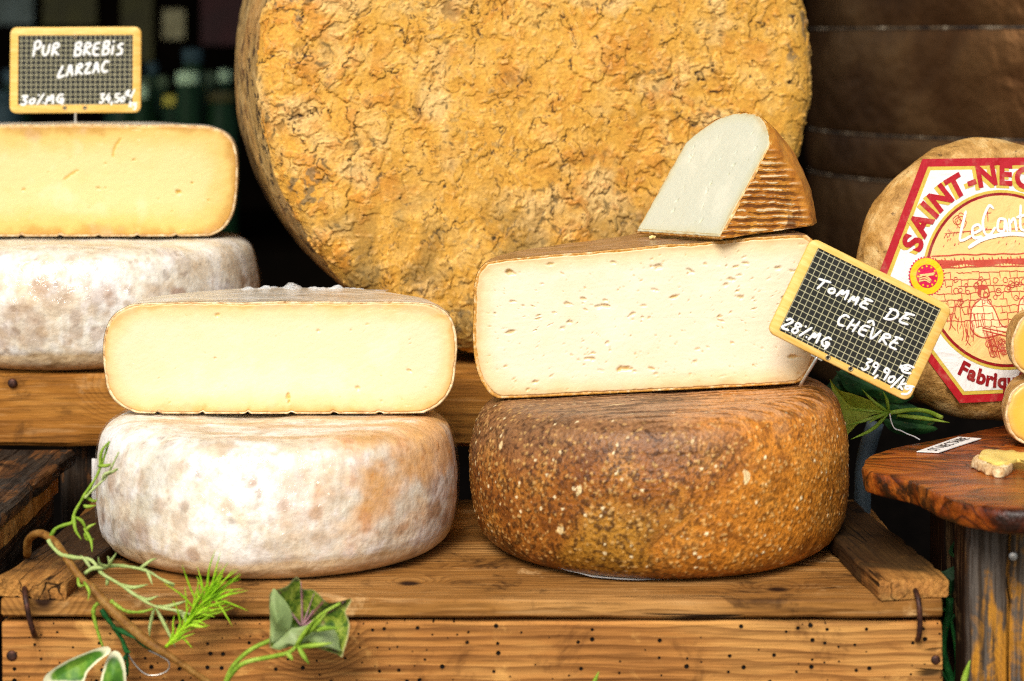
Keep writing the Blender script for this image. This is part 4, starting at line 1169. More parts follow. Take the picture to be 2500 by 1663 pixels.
def lettering(text, x0, x1, zb0, zb1, hgt, wd, mat, parent, y, slant=.12, seed=0, name='lettering', th=.0003):
    """handwritten line from x0 to x1, baseline zb0 -> zb1"""
    tot = sum(FONT[c][0] + .12 for c in text) - .12
    sx = (x1 - x0) / tot; rnd = random.Random(seed); parts = []; cur = 0
    for c in text:
        wid, strokes = FONT[c]
        dz = rnd.uniform(-.05, .05) * hgt; sc = rnd.uniform(.93, 1.07)
        for st in strokes:
            pts = []
            for (u, v) in st:
                xx = cur + u + v * slant * hgt / sx * .6
                X = x0 + xx * sx
                pts.append((X, zb0 + (zb1 - zb0) * (X - x0) / max(1e-6, x1 - x0) + v * hgt * sc + dz))
            parts.append(ribbon(pts, wd, th))
        if wid: cur += wid + .12
    V, F = merge(parts)
    o = mesh(name, [(v[0], v[1] + y, v[2]) for v in map(Vector, V)], F, mat, parent, False); fix_normals(o)
    return o

def rrect(w_, h_, r, n=6):
    pts = []
    for (cx_, cz_, a0) in ((w_ / 2 - r, h_ / 2 - r, 0), (-w_ / 2 + r, h_ / 2 - r, 90), (-w_ / 2 + r, -h_ / 2 + r, 180), (w_ / 2 - r, -h_ / 2 + r, 270)):
        for k in range(n + 1):
            a = R(a0 + 90 * k / n); pts.append((cx_ + r * math.cos(a), cz_ + r * math.sin(a)))
    return pts

def slate(name, W, H, bu, bv, lines, M, label, pick):
    root = empty(name); root.matrix_world = M
    th = .0034
    def rect_ring(w_, h_, n=6):            # square-cornered loop with matching vertex count
        base = rrect(w_, h_, .0002, n); return base
    o1 = rrect(W, H, .0055); i1 = rrect(W - 2 * bu, H - 2 * bv, .0004); n = len(o1)
    o2 = rrect(W - .0012, H - .0012, .005)
    V = [(x, th / 2, z) for x, z in o1] + [(x, -th / 2 + .0006, z) for x, z in o1] + [(x, -th / 2, z) for x, z in o2] + [(x, -th / 2, z) for x, z in i1] + [(x, th / 2, z) for x, z in i1]
    F = [(r * n + i, r * n + (i + 1) % n, ((r + 1) % 5) * n + (i + 1) % n, ((r + 1) % 5) * n + i) for r in range(5) for i in range(n)]
    fr = mesh('frame', V, F, m_frame, root); fix_normals(fr); sharp(fr, 50)
    mesh('slate_panel', *box_data(0, .0002, 0, W - 2 * bu + .0008, th - .0010, H - 2 * bv + .0008), m_slate, root, False)
    yy = -th / 2 - .0001
    for (tx, x0, x1, z0, z1, hg, wd) in lines:
        lettering(tx, x0, x1, z0, z1, hg, wd, m_chalk, root, yy, seed=len(tx) * 3 + int(abs(x0) * 1e4))
    for (ex, ez) in ((-.0005, H / 2 - bv - .0012), (-.0085, -H / 2 + bv * .62), (.0080, -H / 2 + bv * .62)):
        path = [Vector((ex + .0014 * math.cos(2 * math.pi * k / 14), yy - .0001, ez + .0014 * math.sin(2 * math.pi * k / 14))) for k in range(15)]
        V, F = tube_data(path, lambda t: .00045, 6); ey = mesh('eyelet', V, F[:-2], m_eyelet, root)
        dv = [(ex + .0012 * math.cos(2 * math.pi * k / 12), yy - .00005, ez + .0012 * math.sin(2 * math.pi * k / 12)) for k in range(12)]
        mesh('hole', dv, [tuple(range(12))], m_hole, ey, False)
    tube('pick', pick, .0011, m_steel, root, 8, 8)
    V, F = box_data(0, 0, 0, .008, .0022, .006)
    mesh('pick_clip', [(v[0] + pick[0].x, v[1] + .0024, v[2] + pick[0].z) for v in map(Vector, V)], F, m_steel, root, False)
    tag(root, label, 'price sign', 'price slates'); return root

# upright slate on the left half: 1870 x 1235 units -> metres
W1, H1 = .1075, .0710; k1 = W1 / 1870
def s1(x, y): return ((x - 1090) * k1, -(y - 737) * k1)
def row1(tx, xa, xb, ya, yb_, hg, wd=.00105): a = s1(xa, ya); b = s1(xb, yb_); return (tx, a[0], b[0], a[1], b[1], hg * k1, wd)
pc1 = P(185, 171, 1.806)
M1 = Matrix.Translation(pc1) @ Euler((R(-4), R(-.3), R(1.5))).to_matrix().to_4x4()
slate('price_slate', W1, H1, 116 * k1, 116 * k1, [row1('PUR', 470, 850, 545, 520, 200), row1('BREBIS', 1060, 1760, 540, 520, 190), row1('LARZAC', 830, 1560, 840, 775, 165), row1('30%MG', 310, 920, 1235, 1215, 135, .00095), row1('34,50', 1430, 1800, 1215, 1195, 130, .00085), row1('$/', 1800, 1930, 1130, 1130, 90, .0008), row1('kg', 1860, 1960, 1270, 1270, 90, .0008)],
      M1, 'chalk price slate PUR BREBIS LARZAC standing upright on the left half', [Vector((0, .0005, -H1 / 2 + .004)), Vector((0, .0005, -H1 / 2 - .008)), Vector((0, .0005, -H1 / 2 - .022))])

# tilted slate stuck in the brown wheel
W2, H2 = .1035, .0690; k2 = W2 / 1340
def s2(u, v): return ((u - 670) * k2, -(v - 446) * k2)
def row2(tx, ua, ub, va, vb, hg, wd=.00082): a = s2(ua, va); b = s2(ub, vb); return (tx, a[0], b[0], a[1], b[1], hg * k2, wd)
pc2 = P(2099, 780, 1.438)
M2 = Matrix.Translation(pc2) @ Euler((R(-6), 0, R(2))).to_matrix().to_4x4() @ Matrix.Rotation(R(26.6), 4, 'Y')
slate('price_slate', W2, H2, 86 * k2, 58 * k2, [row2('TOMme', 200, 690, 372, 345, 88), row2('De', 842, 1060, 345, 312, 105), row2('CHE^VRe', 495, 1075, 575, 540, 108), row2('28%MG', 92, 520, 808, 790, 100), row2('39,90', 850, 1150, 815, 815, 105, .00075), row2('$', 1140, 1250, 700, 690, 85, .00075), row2('/k', 1150, 1250, 830, 820, 100, .00075), row2('g', 1240, 1320, 830, 800, 80, .00075)],
      M2, 'chalk price slate TOMME DE CHEVRE stuck in at a slant on the right', [Vector((-.0145, .0005, -H2 / 2 + .002)), Vector((-.0148, .002, -H2 / 2 - .006)), Vector((-.0150, .010, -H2 / 2 - .022))])

# ------------------------------------------------------------------ olive board and its stand
BZ = .070
def board():
    pix = [(2102, 1138), (2112, 1122), (2130, 1110), (2165, 1098), (2200, 1089), (2260, 1078), (2330, 1064), (2420, 1045)]
    def top(px, py):
        d = (CAMH - BZ) * FPX / (py - HZ); p = P(px, py, d); return Vector((p.x, p.y))
    back = [top(*q) for q in pix] + [Vector((.42, .12)), Vector((.52, .12)), Vector((.60, .04)), Vector((.62, -.08)), Vector((.56, -.19)), Vector((.46, -.223)), Vector((.38, -.226))]
    front = [top(*q) for q in ((2500, 1246), (2420, 1240), (2340, 1224), (2285, 1204), (2250, 1186), (2215, 1172), (2170, 1162), (2130, 1152), (2110, 1146))]
    loop = back + front
    pts = catmull([Vector((p.x, p.y, 0)) for p in loop + [loop[0]]], 220)[:-1]
    n = len(pts); th = .0150
    c = Vector((.42, -.05, 0))
    V, F, bk = [], [], []
    rings = [(0.0, 0, 0), (.55, 0, 0), (.9, 0, 0), (.992, 0, .25), (.998, -.0006, .8), (1.0, -.003, 1), (1.0, -.007, 1), (.997, -.011, 1), (.993, -th + .001, 1), (.985, -th, .6), (.5, -th, 0)]
    for (f, zz, b) in rings[1:]:
        for i, p in enumerate(pts):
            q = c.lerp(p, f)
            if b:
                e = mnoise.fractal(Vector((p.x * 60, p.y * 60, zz * 90)), 1, 2, 4)
                dirv = (p - c).normalized(); q = q + dirv * e * .0026 * b; 
            V.append((q.x, q.y, zz)); bk.append(b)
    m = len(rings) - 1
    for r in range(m - 1):
        for i in range(n): F.append((r * n + i, r * n + (i + 1) % n, (r + 1) * n + (i + 1) % n, (r + 1) * n + i))
    F.append(tuple(range(n))); F.append(tuple((m - 1) * n + i for i in range(n - 1, -1, -1)))
    o = mesh('cutting_board', V, F, m_olive, None, True, (0, 0, BZ)); fix_normals(o); sharp(o, 50)
    at = o.data.attributes.new('bark', 'FLOAT', 'POINT')
    for i, b in enumerate(bk): at.data[i].value = b
    tag(o, 'rough edged reddish olive wood board with a cheese label strip on it', 'board')
board()

st = empty('wooden_stand', (.33, -.06, TBL))
SZ = BZ - .0155
def sl(x, y, z): return (x - .33, y + .06, z - TBL)
hgt = SZ - TBL - .001
yfp = 1.325 - CD
for i, (xa, xb, dy) in enumerate(((.2775, .3010, 0), (.3018, .340, .0015), (.3408, .385, .0004))):
    plank('stave', (hgt, xb - xa, .014), m_post, st, sl((xa + xb) / 2, yfp + .007 + dy, (SZ + TBL) / 2), (R(90), R(-90), 0), seed=81 + i, wob=.001, bev=.0015, n=30, chip=.001)
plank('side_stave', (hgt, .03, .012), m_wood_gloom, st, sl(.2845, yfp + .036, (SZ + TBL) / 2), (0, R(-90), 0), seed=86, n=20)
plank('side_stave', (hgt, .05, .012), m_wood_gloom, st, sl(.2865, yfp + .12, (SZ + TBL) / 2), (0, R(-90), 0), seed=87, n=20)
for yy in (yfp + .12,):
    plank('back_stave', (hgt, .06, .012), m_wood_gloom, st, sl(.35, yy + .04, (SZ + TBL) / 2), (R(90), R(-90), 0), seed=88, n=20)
p = P(2474, 1358, 1.325); nail('bolt_head', m_bolt, st, sl(p.x, yfp + .0008, p.z), (R(90), 0, 0), .0030, .0016)
tag(st, 'weathered stand with flaking grey paint under the olive wood board', 'stand')

# paper strip on the board
def strip():
    c4 = []
    for (px, py) in ((2238, 1106), (2292, 1108), (2396, 1074), (2340, 1070)):
        d = (CAMH - BZ) * FPX / (py - HZ); q = P(px, py, d); c4.append(Vector((q.x, q.y, 0)))
    o0 = sum(c4, Vector()) / 4
    root = empty('label_strip', (o0.x, o0.y, BZ + .0006))
    c4 = [p - o0 for p in c4]
    V = [p for p in c4] + [p + Vector((0, 0, .0005)) for p in c4]
    F = [(3, 2, 1, 0), (4, 5, 6, 7)] + [(i, (i + 1) % 4, 4 + (i + 1) % 4, 4 + i) for i in range(4)]
    pp_ = mesh('paper', V, F, m_white, root, False)
    u = (c4[3] - c4[0]); lu = u.length; u.normalize(); vv = (c4[1] - c4[0]); vv -= u * vv.dot(u); hv = vv.length; vv.normalize()
    cu = bpy.data.curves.new('t', 'FONT'); cu.body = 'ST NECTAIRE'; cu.size = hv * .75; cu.align_x = 'CENTER'; cu.align_y = 'CENTER'; cu.offset = .00004
    to = bpy.data.objects.new('t', cu); COL.objects.link(to)
    bpy.context.view_layer.update()
    me = bpy.data.meshes.new_from_object(to.evaluated_get(bpy.context.evaluated_depsgraph_get())); bpy.data.objects.remove(to)
    mid = (c4[0] + c4[1] + c4[2] + c4[3]) / 4
    for v in me.vertices: v.co = mid + u * v.co.x * .95 - vv * v.co.y + Vector((0, 0, .0008))
    me.materials.append(m_ink); o = bpy.data.objects.new('lettering', me); link(o, pp_)
    tag(root, 'white paper strip printed ST NECTAIRE lying on the olive board', 'label')
strip()

# ------------------------------------------------------------------ Saint-Nectaire wheel with label
m_nec = None
def mat_nec():
    g = G('nectaire_rind'); v = g.obj()
    col = g.ramp(g.noise(40, 6, .7, .5), [(.3, '#7a5424'), (.48, '#b58a4a'), (.62, '#d6b478'), (.8, '#e6d3a6')])
    col = g.mix(g.ss(g.noise(70, 5, .7, .6, g.vm('ADD', v, (3, 3, 3))), .6, .68, 0, .8), col, '#4a3012')
    col = g.mix(g.ss(g.noise(14, 4, .6), .5, .7, 0, .45), col, '#c78a32')
    return g.out(col, .6, g.bump(g.add(g.noise(120, 5, .7), g.mul(g.noise(30, 3), 1.5)), .0022), Specular_IOR_Level=.3)
m_nec = mat_nec()
def glossy(name, c, rough=.3): 
    g = G(name); n = g.noise(45, 4, .6, .6); return g.out(g.mix(g.ss(g.noise(70, 5, .7), .5, .75, 0, .22), c, '#d8b89a'), rough, g.bump(n, .0022), Coat_Weight=.12, Coat_Roughness=.2, Specular_IOR_Level=.25)
m_lred = glossy('label_red', '#ad1f28'); m_lwhite = glossy('label_white', '#e6e4e0'); m_lgold = glossy('label_gold', '#cbb24a')
m_lpeach = glossy('label_peach', '#ecc47e'); m_lline = glossy('label_maroon', '#bb4a38'); m_lyel = glossy('label_yellow', '#f0c014'); m_ltxt = glossy('label_text_white', '#f2f0ea')
m_lpale = glossy('label_pale', '#f4dca6'); m_lmag = glossy('label_magenta', '#c81848'); m_lbrown = glossy('label_darkred', '#8c1a20')

def nectaire():
    Rn, T = .1015, .046
    d0 = 1.545
    base = P(2474, 1046, d0); tilt = R(-7); yaw = R(15)
    root = empty('round_cheese', (base.x, base.y, BZ + .001))
    Mx = Matrix.Translation((base.x, base.y + .004, BZ + .003)) @ Matrix.Rotation(yaw, 4, 'Z') @ Matrix.Rotation(tilt, 4, 'X')
    root.matrix_world = Mx
    # local: face plane y=0 (front), body to +y, centre z=Rn ; lift the back lower edge a little
    prof = [(0, 0), (.04, 0), (.08, .0003), (.089, .0016), (.096, .006), (.1005, .014), (.1015, .023), (.1005, .032), (.095, .041), (.085, .0455), (.04, .046), (0, .046)]
    pr = resample(prof, .0025)[1:-1]; m = len(pr); segs = 150; V = []
    for i in range(segs):
        a = 2 * math.pi * i / segs
        for (r, y) in pr:
            p = Vector((r * math.cos(a), y, Rn + r * math.sin(a))); f = min(1, max(0, (r - .085) / .01))
            p += Vector((math.cos(a), 0, math.sin(a))) * lumpy(p, .0022, 25, 4) * f
            V.append(p)
    F = [(i * m + k, i * m + k + 1, ((i + 1) % segs) * m + k + 1, ((i + 1) % segs) * m + k) for i in range(segs) for k in range(m - 1)]
    F.append(tuple(i * m for i in range(segs))); F.append(tuple(i * m + m - 1 for i in range(segs - 1, -1, -1)))
    fix_normals(mesh('rind', V, F, m_nec, root))
    # label: px units about the centre, 1 unit = kl metres
    kl = .1000 / 351
    lab = None
    def lay(name, pts, mat, lev, parent, closed=True):
        yy = -.0006 - lev * .00025
        n = len(pts)
        V = [(x * kl, yy, Rn + z * kl) for x, z in pts] + [(x * kl, yy + .0002, Rn + z * kl) for x, z in pts]
        F = [tuple(range(n)), tuple(range(2 * n - 1, n - 1, -1))] + [(i, (i + 1) % n, n + (i + 1) % n, n + i) for i in range(n)]
        o = mesh(name, V, F, mat, parent, False); fix_normals(o); return o
    def hexa(r): return [(r * math.cos(R(60 * k)), r * math.sin(R(60 * k))) for k in range(6)]
    def circ(r, n=64, cx_=0, cz_=0): return [(cx_ + r * math.cos(2 * math.pi * k / n), cz_ + r * math.sin(2 * math.pi * k / n)) for k in range(n)]
    def strokes(name, lst, wd, mat, lev, parent):
        parts = [ribbon([(x * kl, Rn + z * kl) for x, z in st_], wd * kl, .00008) for st_ in lst]
        V, F = merge(parts); yy = -.0006 - lev * .00025
        o = mesh(name, [(v[0], v[1] + yy, v[2]) for v in map(Vector, V)], F, mat, parent, False); fix_normals(o); return o
    HX = [(-205, 305), (-355, -10), (-140, -300), (165, -300), (352, 5), (205, 305)]
    sc6 = lambda k: [(x * k, z * k) for x, z in HX]
    lab = lay('label', sc6(1.0), m_lred, 0, root)
    lay('gold_border', sc6(.935), m_lgold, 1, lab); lay('white_field', sc6(.905), m_lwhite, 2, lab)
    lay('gold_circle', circ(224), m_lgold, 3, lab); lay('red_circle', circ(217), m_lbrown, 4, lab); lay('picture', circ(210), m_lpeach, 5, lab)
    # arched lettering
    def glyph(ch, size, off):
        cu = bpy.data.curves.new('t', 'FONT'); cu.body = ch; cu.size = size; cu.align_x = 'CENTER'; cu.offset = off; cu.resolution_u = 4
        to = bpy.data.objects.new('t', cu); COL.objects.link(to); bpy.context.view_layer.update()
        me = bpy.data.meshes.new_from_object(to.evaluated_get(bpy.context.evaluated_depsgraph_get())); bpy.data.objects.remove(to); return me
    def arc_text(text, r, a_start, a_end, size, off, mat, lev, shift=(0, 0), inward=False, sx=1.0):
        parts = []; n = len(text)
        wts = {'I': .62, '-': .7, 'i': .5, 'r': .72}
        cum = []; tot = 0
        for c in text: wv_ = wts.get(c, 1); cum.append(tot + wv_ / 2); tot += wv_
        for c, q in zip(text, cum):
            a = R(a_start + (a_end - a_start) * q / tot); me = glyph(c, size, off)
            ca, sa = math.cos(a), math.sin(a)
            vs2 = []
            for v in me.vertices:
                lx, lz = v.co.x * sx, v.co.y - size * .35
                rr_ = r + (-lz if inward else lz)
                tx = lx * (1 if inward else 1)
                if inward: X = ca * rr_ - sa * tx; Z = sa * rr_ + ca * tx
                else: X = ca * rr_ + sa * tx; Z = sa * rr_ - ca * tx
                vs2.append(((X + shift[0]) * kl, -.0006 - lev * .00025, Rn + (Z + shift[1]) * kl))
            parts.append((vs2, [tuple(p.vertices) for p in me.polygons])); bpy.data.meshes.remove(me)
        V, F = merge(parts); return mesh('lettering', V, F, mat, lab, False)
    arc_text('SAINT-NECTAIRE', 264, 164, 16, 74, 3.2, m_lgold, 3, (-9, -6))
    arc_text('SAINT-NECTAIRE', 264, 164, 16, 74, 3.2, m_lred, 4)
    arc_text('Fabriqué en', 250, 237, 297, 50, 2.2, m_lbrown, 4, inward=True)
    # script and underline
    strokes('script', [[(-98, 172), (-118, 108), (-112, 100), (-88, 110)], [(-82, 116), (-60, 126), (-66, 138), (-82, 130), (-80, 106), (-58, 108)],
                       [(-22, 178), (-34, 184), (-52, 150), (-50, 118), (-36, 112), (-20, 130)], [(8, 150), (-8, 150), (-13, 124), (4, 122), (9, 150), (14, 120)], [(20, 150), (21, 120)], [(22, 140), (34, 151), (39, 120)], [(54, 184), (50, 130), (60, 120)], [(42, 154), (66, 160)],
                       [(86, 150), (72, 148), (70, 122), (84, 124), (88, 150), (92, 120)], [(106, 186), (102, 120)]], 3.4, m_ltxt, 8, lab)
    strokes('script', [[(-95, 82), (-60, 100), (-10, 111), (45, 112), (105, 100)]], 5, m_ltxt, 8, lab)
    # engraved farmyard scene in red line
    rnd = random.Random(5); Ls = []; Lf = []; heavy = []
    inside = lambda x, z: x * x + z * z < 200 * 200
    for (x0_, x1_, z0_) in ((-200, 195, 80), (-205, 200, 64), (-205, 200, 33)):
        heavy.append([(x, z0_ + rnd.uniform(-1.5, 1.5)) for x in range(x0_ + 8, x1_ - 8, 24)])
    for k in range(46):            # tiled eaves
        x = -196 + k * 8.6; z0_ = 54 + 4 * math.sin(k * 2.1)
        if inside(x, z0_): heavy.append([(x, z0_), (x + 4, 36 + rnd.uniform(-3, 3))])
    for k in range(9):             # stone courses of the wall
        z0_ = 20 - k * 17
        xs = -190
        while xs < 190:
            wdt = rnd.uniform(16, 30)
            if inside(xs, z0_) and inside(xs + wdt, z0_) and rnd.random() < .8:
                Ls.append([(xs, z0_ + rnd.uniform(-2, 2)), (xs + wdt * .5, z0_ + rnd.uniform(-2, 2)), (xs + wdt, z0_ + rnd.uniform(-2, 2))])
                if rnd.random() < .75: Ls.append([(xs + wdt, z0_), (xs + wdt + rnd.uniform(-3, 3), z0_ - 15)])
            xs += wdt
    for k in range(130):           # roof stipple
        x, z0_ = rnd.uniform(-185, 185), rnd.uniform(84, 150)
        if inside(x, z0_ + 8) and not (-120 < x < 190 and 60 < z0_ < 205 and rnd.random() < .7): Lf.append([(x, z0_), (x + 2.5, z0_ + 5)])
    Lf.append([(-165, 128), (-60, 138), (60, 142), (150, 128)]); Lf.append([(-158, 118), (0, 126), (155, 118)])
    def blob(cx_, cz_, r, n=9, j=.25): return [(cx_ + r * (1 + rnd.uniform(-j, j)) * math.cos(2 * math.pi * k / n), cz_ + r * (1 + rnd.uniform(-j, j)) * math.sin(2 * math.pi * k / n)) for k in range(n + 1)]
    for q in range(5): Lf.append(blob(-110 + rnd.uniform(-14, 14), 155 + rnd.uniform(-10, 10), rnd.uniform(8, 18)))
    Lf += [[(-38, 175), (-38, 145)], [(-48, 165), (-28, 167)]]
    # seated figures at a table, in outline
    hair, bodies = [], []
    for fx, fz, s in ((-60, -30, 1.0), (70, -20, .95), (135, -35, .8)):
        hair.append([(fx - 17 * s, fz - 4), (fx - 16 * s, fz + 12 * s), (fx - 2 * s, fz + 19 * s), (fx + 12 * s, fz + 14 * s), (fx + 6 * s, fz + 7 * s), (fx - 7 * s, fz + 6 * s), (fx - 9 * s, fz - 6 * s)])
        bodies.append([(fx - 8 * s, fz - 14 * s), (fx - 36 * s, fz - 40 * s), (fx - 40 * s, fz - 90 * s), (fx - 10 * s, fz - 112 * s), (fx + 40 * s, fz - 105 * s), (fx + 70 * s, fz - 90 * s), (fx + 44 * s, fz - 80 * s), (fx + 26 * s, fz - 44 * s), (fx + 8 * s, fz - 16 * s)])
        heavy.append(blob(fx, fz, 15 * s, 10, .12)); heavy.append([(fx - 16 * s, fz + 4), (fx - 8 * s, fz + 17 * s), (fx + 9 * s, fz + 15 * s)])
        heavy.append([(fx - 8 * s, fz - 14 * s), (fx - 36 * s, fz - 40 * s), (fx - 40 * s, fz - 90 * s), (fx - 10 * s, fz - 112 * s), (fx + 40 * s, fz - 105 * s)])
        heavy.append([(fx + 8 * s, fz - 16 * s), (fx + 26 * s, fz - 44 * s), (fx + 44 * s, fz - 84 * s), (fx + 70 * s, fz - 88 * s)])
        for q in range(4): Ls.append([(fx - 30 * s + q * 9 * s, fz - 50 * s + rnd.uniform(-6, 6)), (fx - 26 * s + q * 9 * s + rnd.uniform(-6, 6), fz - 88 * s)])
    for k in range(46):
        x, z0_ = rnd.uniform(-150, 190), rnd.uniform(-60, 10)
        if inside(x + 6, z0_ + 6): Ls.append(blob(x, z0_, rnd.uniform(4, 8), 6, .3))
    heavy += [[(-70, -118), (40, -138), (150, -138)], [(-70, -124), (40, -150), (130, -152)], [(-60, -126), (-40, -190)], [(-45, -128), (-26, -196)]]
    for q in range(12): Ls.append([(-66 + q * 4, -128 - q * 1.2), (-52 + q * 4, -186 + rnd.uniform(-8, 4))])
    for q in range(9): Ls.append([(-20 + q * 14, -146 - rnd.uniform(0, 4)), (-6 + q * 14, -160 - rnd.uniform(0, 6))])
    for q in range(26): 
        x, z0_ = rnd.uniform(-120, 100), rnd.uniform(-196, -140)
        if inside(x + 8, z0_ - 8): Ls.append(blob(x, z0_, rnd.uniform(5, 9), 6, .3))
    for q in range(26):
        x = rnd.uniform(-175, -90); z0_ = rnd.uniform(-150, -60)
        if inside(x, z0_ - 20): Ls.append([(x, z0_ + 25), (x + rnd.uniform(-8, 8), z0_), (x + rnd.uniform(-10, 10), z0_ - 16)])
    for q in bodies: lay('engraving', q, m_lpale, 5.6, lab)
    for q in hair: lay('engraving', q, m_lline, 6.6, lab)
    clip = lambda Q: [q for q in Q if all(x * x + z * z < 207 ** 2 for x, z in q)]
    strokes('engraving', clip(Ls), 1.0, m_lline, 6, lab); strokes('engraving', clip(heavy), 1.7, m_lline, 6, lab); strokes('engraving', clip(Lf), 1.0, m_lline, 6, lab)
    lay('engraving_band', [(-198, 54), (-120, 50), (0, 51), (100, 52), (198, 54), (200, 38), (120, 44), (60, 34), (0, 41), (-60, 33), (-110, 42), (-160, 34), (-203, 38)], m_lline, 6, lab)
    # round protected-origin seal
    sx_, sz_ = -213, 14
    cog = [(sx_ + (50 if k % 2 else 45) * math.cos(2 * math.pi * k / 72), sz_ + (50 if k % 2 else 45) * math.sin(2 * math.pi * k / 72)) for k in range(72)]
    seal = lay('seal', cog, m_lmag, 6, lab)
    def lay_s(pts, mat, lev): return lay('seal', pts, mat, lev, lab)
    lay_s(circ(45, 40, sx_, sz_), m_lyel, 7); lay_s(circ(29, 32, sx_, sz_), m_lmag, 8)
    strokes('seal', [[(sx_ - 22, sz_ - 2 - k * 5), (sx_ - 6, sz_ + 2 - k * 6), (sx_ + 10 - k * 2, sz_ - 10 - k * 3)] for k in range(3)] + [[(sx_ - 20, sz_ + 3), (sx_ + 4, sz_ + 5), (sx_ + 21, sz_ + 7)], [(sx_ - 6, sz_ + 1), (sx_ + 18, sz_ + 3)]], 1.7, m_lpeach, 9, lab)
    for k in range(12):
        a = 2 * math.pi * k / 12; lay_s(circ(2.6, 6, sx_ + 24.5 * math.cos(a), sz_ + 24.5 * math.sin(a)), m_lyel, 9)
    tag(root, 'round cheese with red and white SAINT-NECTAIRE label standing on the right', 'cheese')
nectaire()

# two small yellow halves stacked on the board
def small_half(loc, rz, label, sd):
    hp_ = [(0, 0), (.035, 0), (.055, .0006), (.064, .004), (.0695, .012), (.071, .022), (.0695, .032), (.064, .040), (.055, .0434), (.035, .044), (0, .044)]
    half_cheese('small_half_cheese', hp_, m_nec, m_paste_yel, loc, rz, label, 'cheese', None, m_rindline, (.0020, 32, sd), group='small yellow cut cheeses', rim=.0018)
small_half((.4035, 1.478 - CD, BZ + .0012), R(5), 'small yellow half lying on the olive board at the right edge', 3)
small_half((.4075, 1.482 - CD, BZ + .0465), R(5), 'small yellow half stacked on top of another at the right edge', 6)

def offcut():
    """a folded paring: yellow slice over a strip of whitish rind"""
    o0 = Vector((.308, 1.40 - CD, BZ + .0004)); root = empty('cheese_offcut', tuple(o0))
    def slab(name, pix, z0, z1, mat, amp, sd_, lift=0.0):
        loop = []
        for (px, py) in pix:
            d = (CAMH - BZ) * FPX / (py - HZ); q = P(px, py, d); loop.append(Vector((q.x - o0.x, q.y - o0.y, 0)))
        pts = catmull(loop + [loop[0]], 80)[:-1]; n = len(pts); c = sum(pts, Vector()) / n; V, F = [], []
        for (f, zz) in ((.96, z0), (1.0, z0 + (z1 - z0) * .3), (.99, z0 + (z1 - z0) * .8), (.95, z1), (.6, z1)):
            for p in pts:
                q = c.lerp(p, f); e = mnoise.fractal(Vector((q.x * 190, q.y * 190, zz * 220 + sd_)), 1, 2, 3)
                V.append((q.x + e * amp, q.y + e * amp, max(0, zz + e * amp * (0 if zz == 0 else 1) + lift * max(0, p.x))))
        F = [(r * n + i_, r * n + (i_ + 1) % n, (r + 1) * n + (i_ + 1) % n, (r + 1) * n + i_) for r in range(4) for i_ in range(n)]
        F.append(tuple(range(n - 1, -1, -1))); F.append(tuple(4 * n + i_ for i_ in range(n)))
        o = mesh(name, V, F, mat, root); fix_normals(o); sharp(o, 45)
        at = o.data.attributes.new('edge', 'FLOAT', 'POINT')
        for d_ in at.data: d_.value = .7
    slab('rind', [(2372, 1140), (2392, 1128), (2420, 1142), (2462, 1146), (2470, 1156), (2448, 1168), (2420, 1164), (2390, 1152)], 0, .0050, m_rindline, .0014, 3)
    slab('slice', [(2388, 1140), (2402, 1124), (2440, 1126), (2480, 1128), (2530, 1144), (2580, 1166), (2540, 1166), (2492, 1148), (2474, 1152), (2440, 1158), (2410, 1150)], .0046, .0070, m_paste_pale, .0007, 9)
    tag(root, 'curled yellow cheese paring with whitish rind on the olive board', 'cheese')
offcut()

# ------------------------------------------------------------------ drum on the right
def drum():
    c = P(1985, 300, 2.38); Rd = .33
    root = empty('metal_drum', (c.x + Rd, 2.38 - CD + .02, -.019))
    zs = [-.02, P(0, 720, 2.12).z, P(0, 462, 2.12).z, P(0, 346, 2.12).z, P(0, 70, 2.12).z, P(0, -220, 2.12).z]
    seg = 120
    def ringband(name, z0, z1, r0, mat, bulge=.004, n=10):
        V, F = [], []
        for k in range(n + 1):
            t = k / n; zz = z0 + (z1 - z0) * t
            rr_ = r0 + bulge * math.sin(math.pi * t) ** .5
            for i in range(seg):
                a = 2 * math.pi * i / seg
                p = Vector((math.cos(a), math.sin(a), 0)) * rr_
                dn = mnoise.noise(Vector((a * 4, zz * 9, 1.5)))
                p *= 1 - .004 * max(0, dn) ** 2
                V.append((p.x, p.y, zz + .02))
        for k in range(n):
            for i in range(seg): F.append((k * seg + i, k * seg + (i + 1) % seg, (k + 1) * seg + (i + 1) % seg, (k + 1) * seg + i))
        F.append(tuple(range(seg - 1, -1, -1))); F.append(tuple(n * seg + i for i in range(seg)))
        o = mesh(name, V, F, mat, root); sharp(o, 50); return o
    for a, b in zip(zs, zs[1:]):
        ringband('hoop_section', a + .002, b - .002, Rd, m_drum, .0025, 14)
        ringband('seam', b - .002, b + .002, Rd - .002, m_band, .002, 4)
    tag(root, 'big dark brown drum with horizontal seams behind the labelled cheese', 'drum')
drum()
ds = mesh('dark_filler_box', *box_data(0, 0, (-.02 - TBL) / 2, .62, .60, -.02 - TBL), m_table, None, False, (.62, 2.40 - CD, TBL))  # black box added so the gap below the drum stays dark
tag(ds, 'black box added under the brown drum to keep the gap dark', 'box')

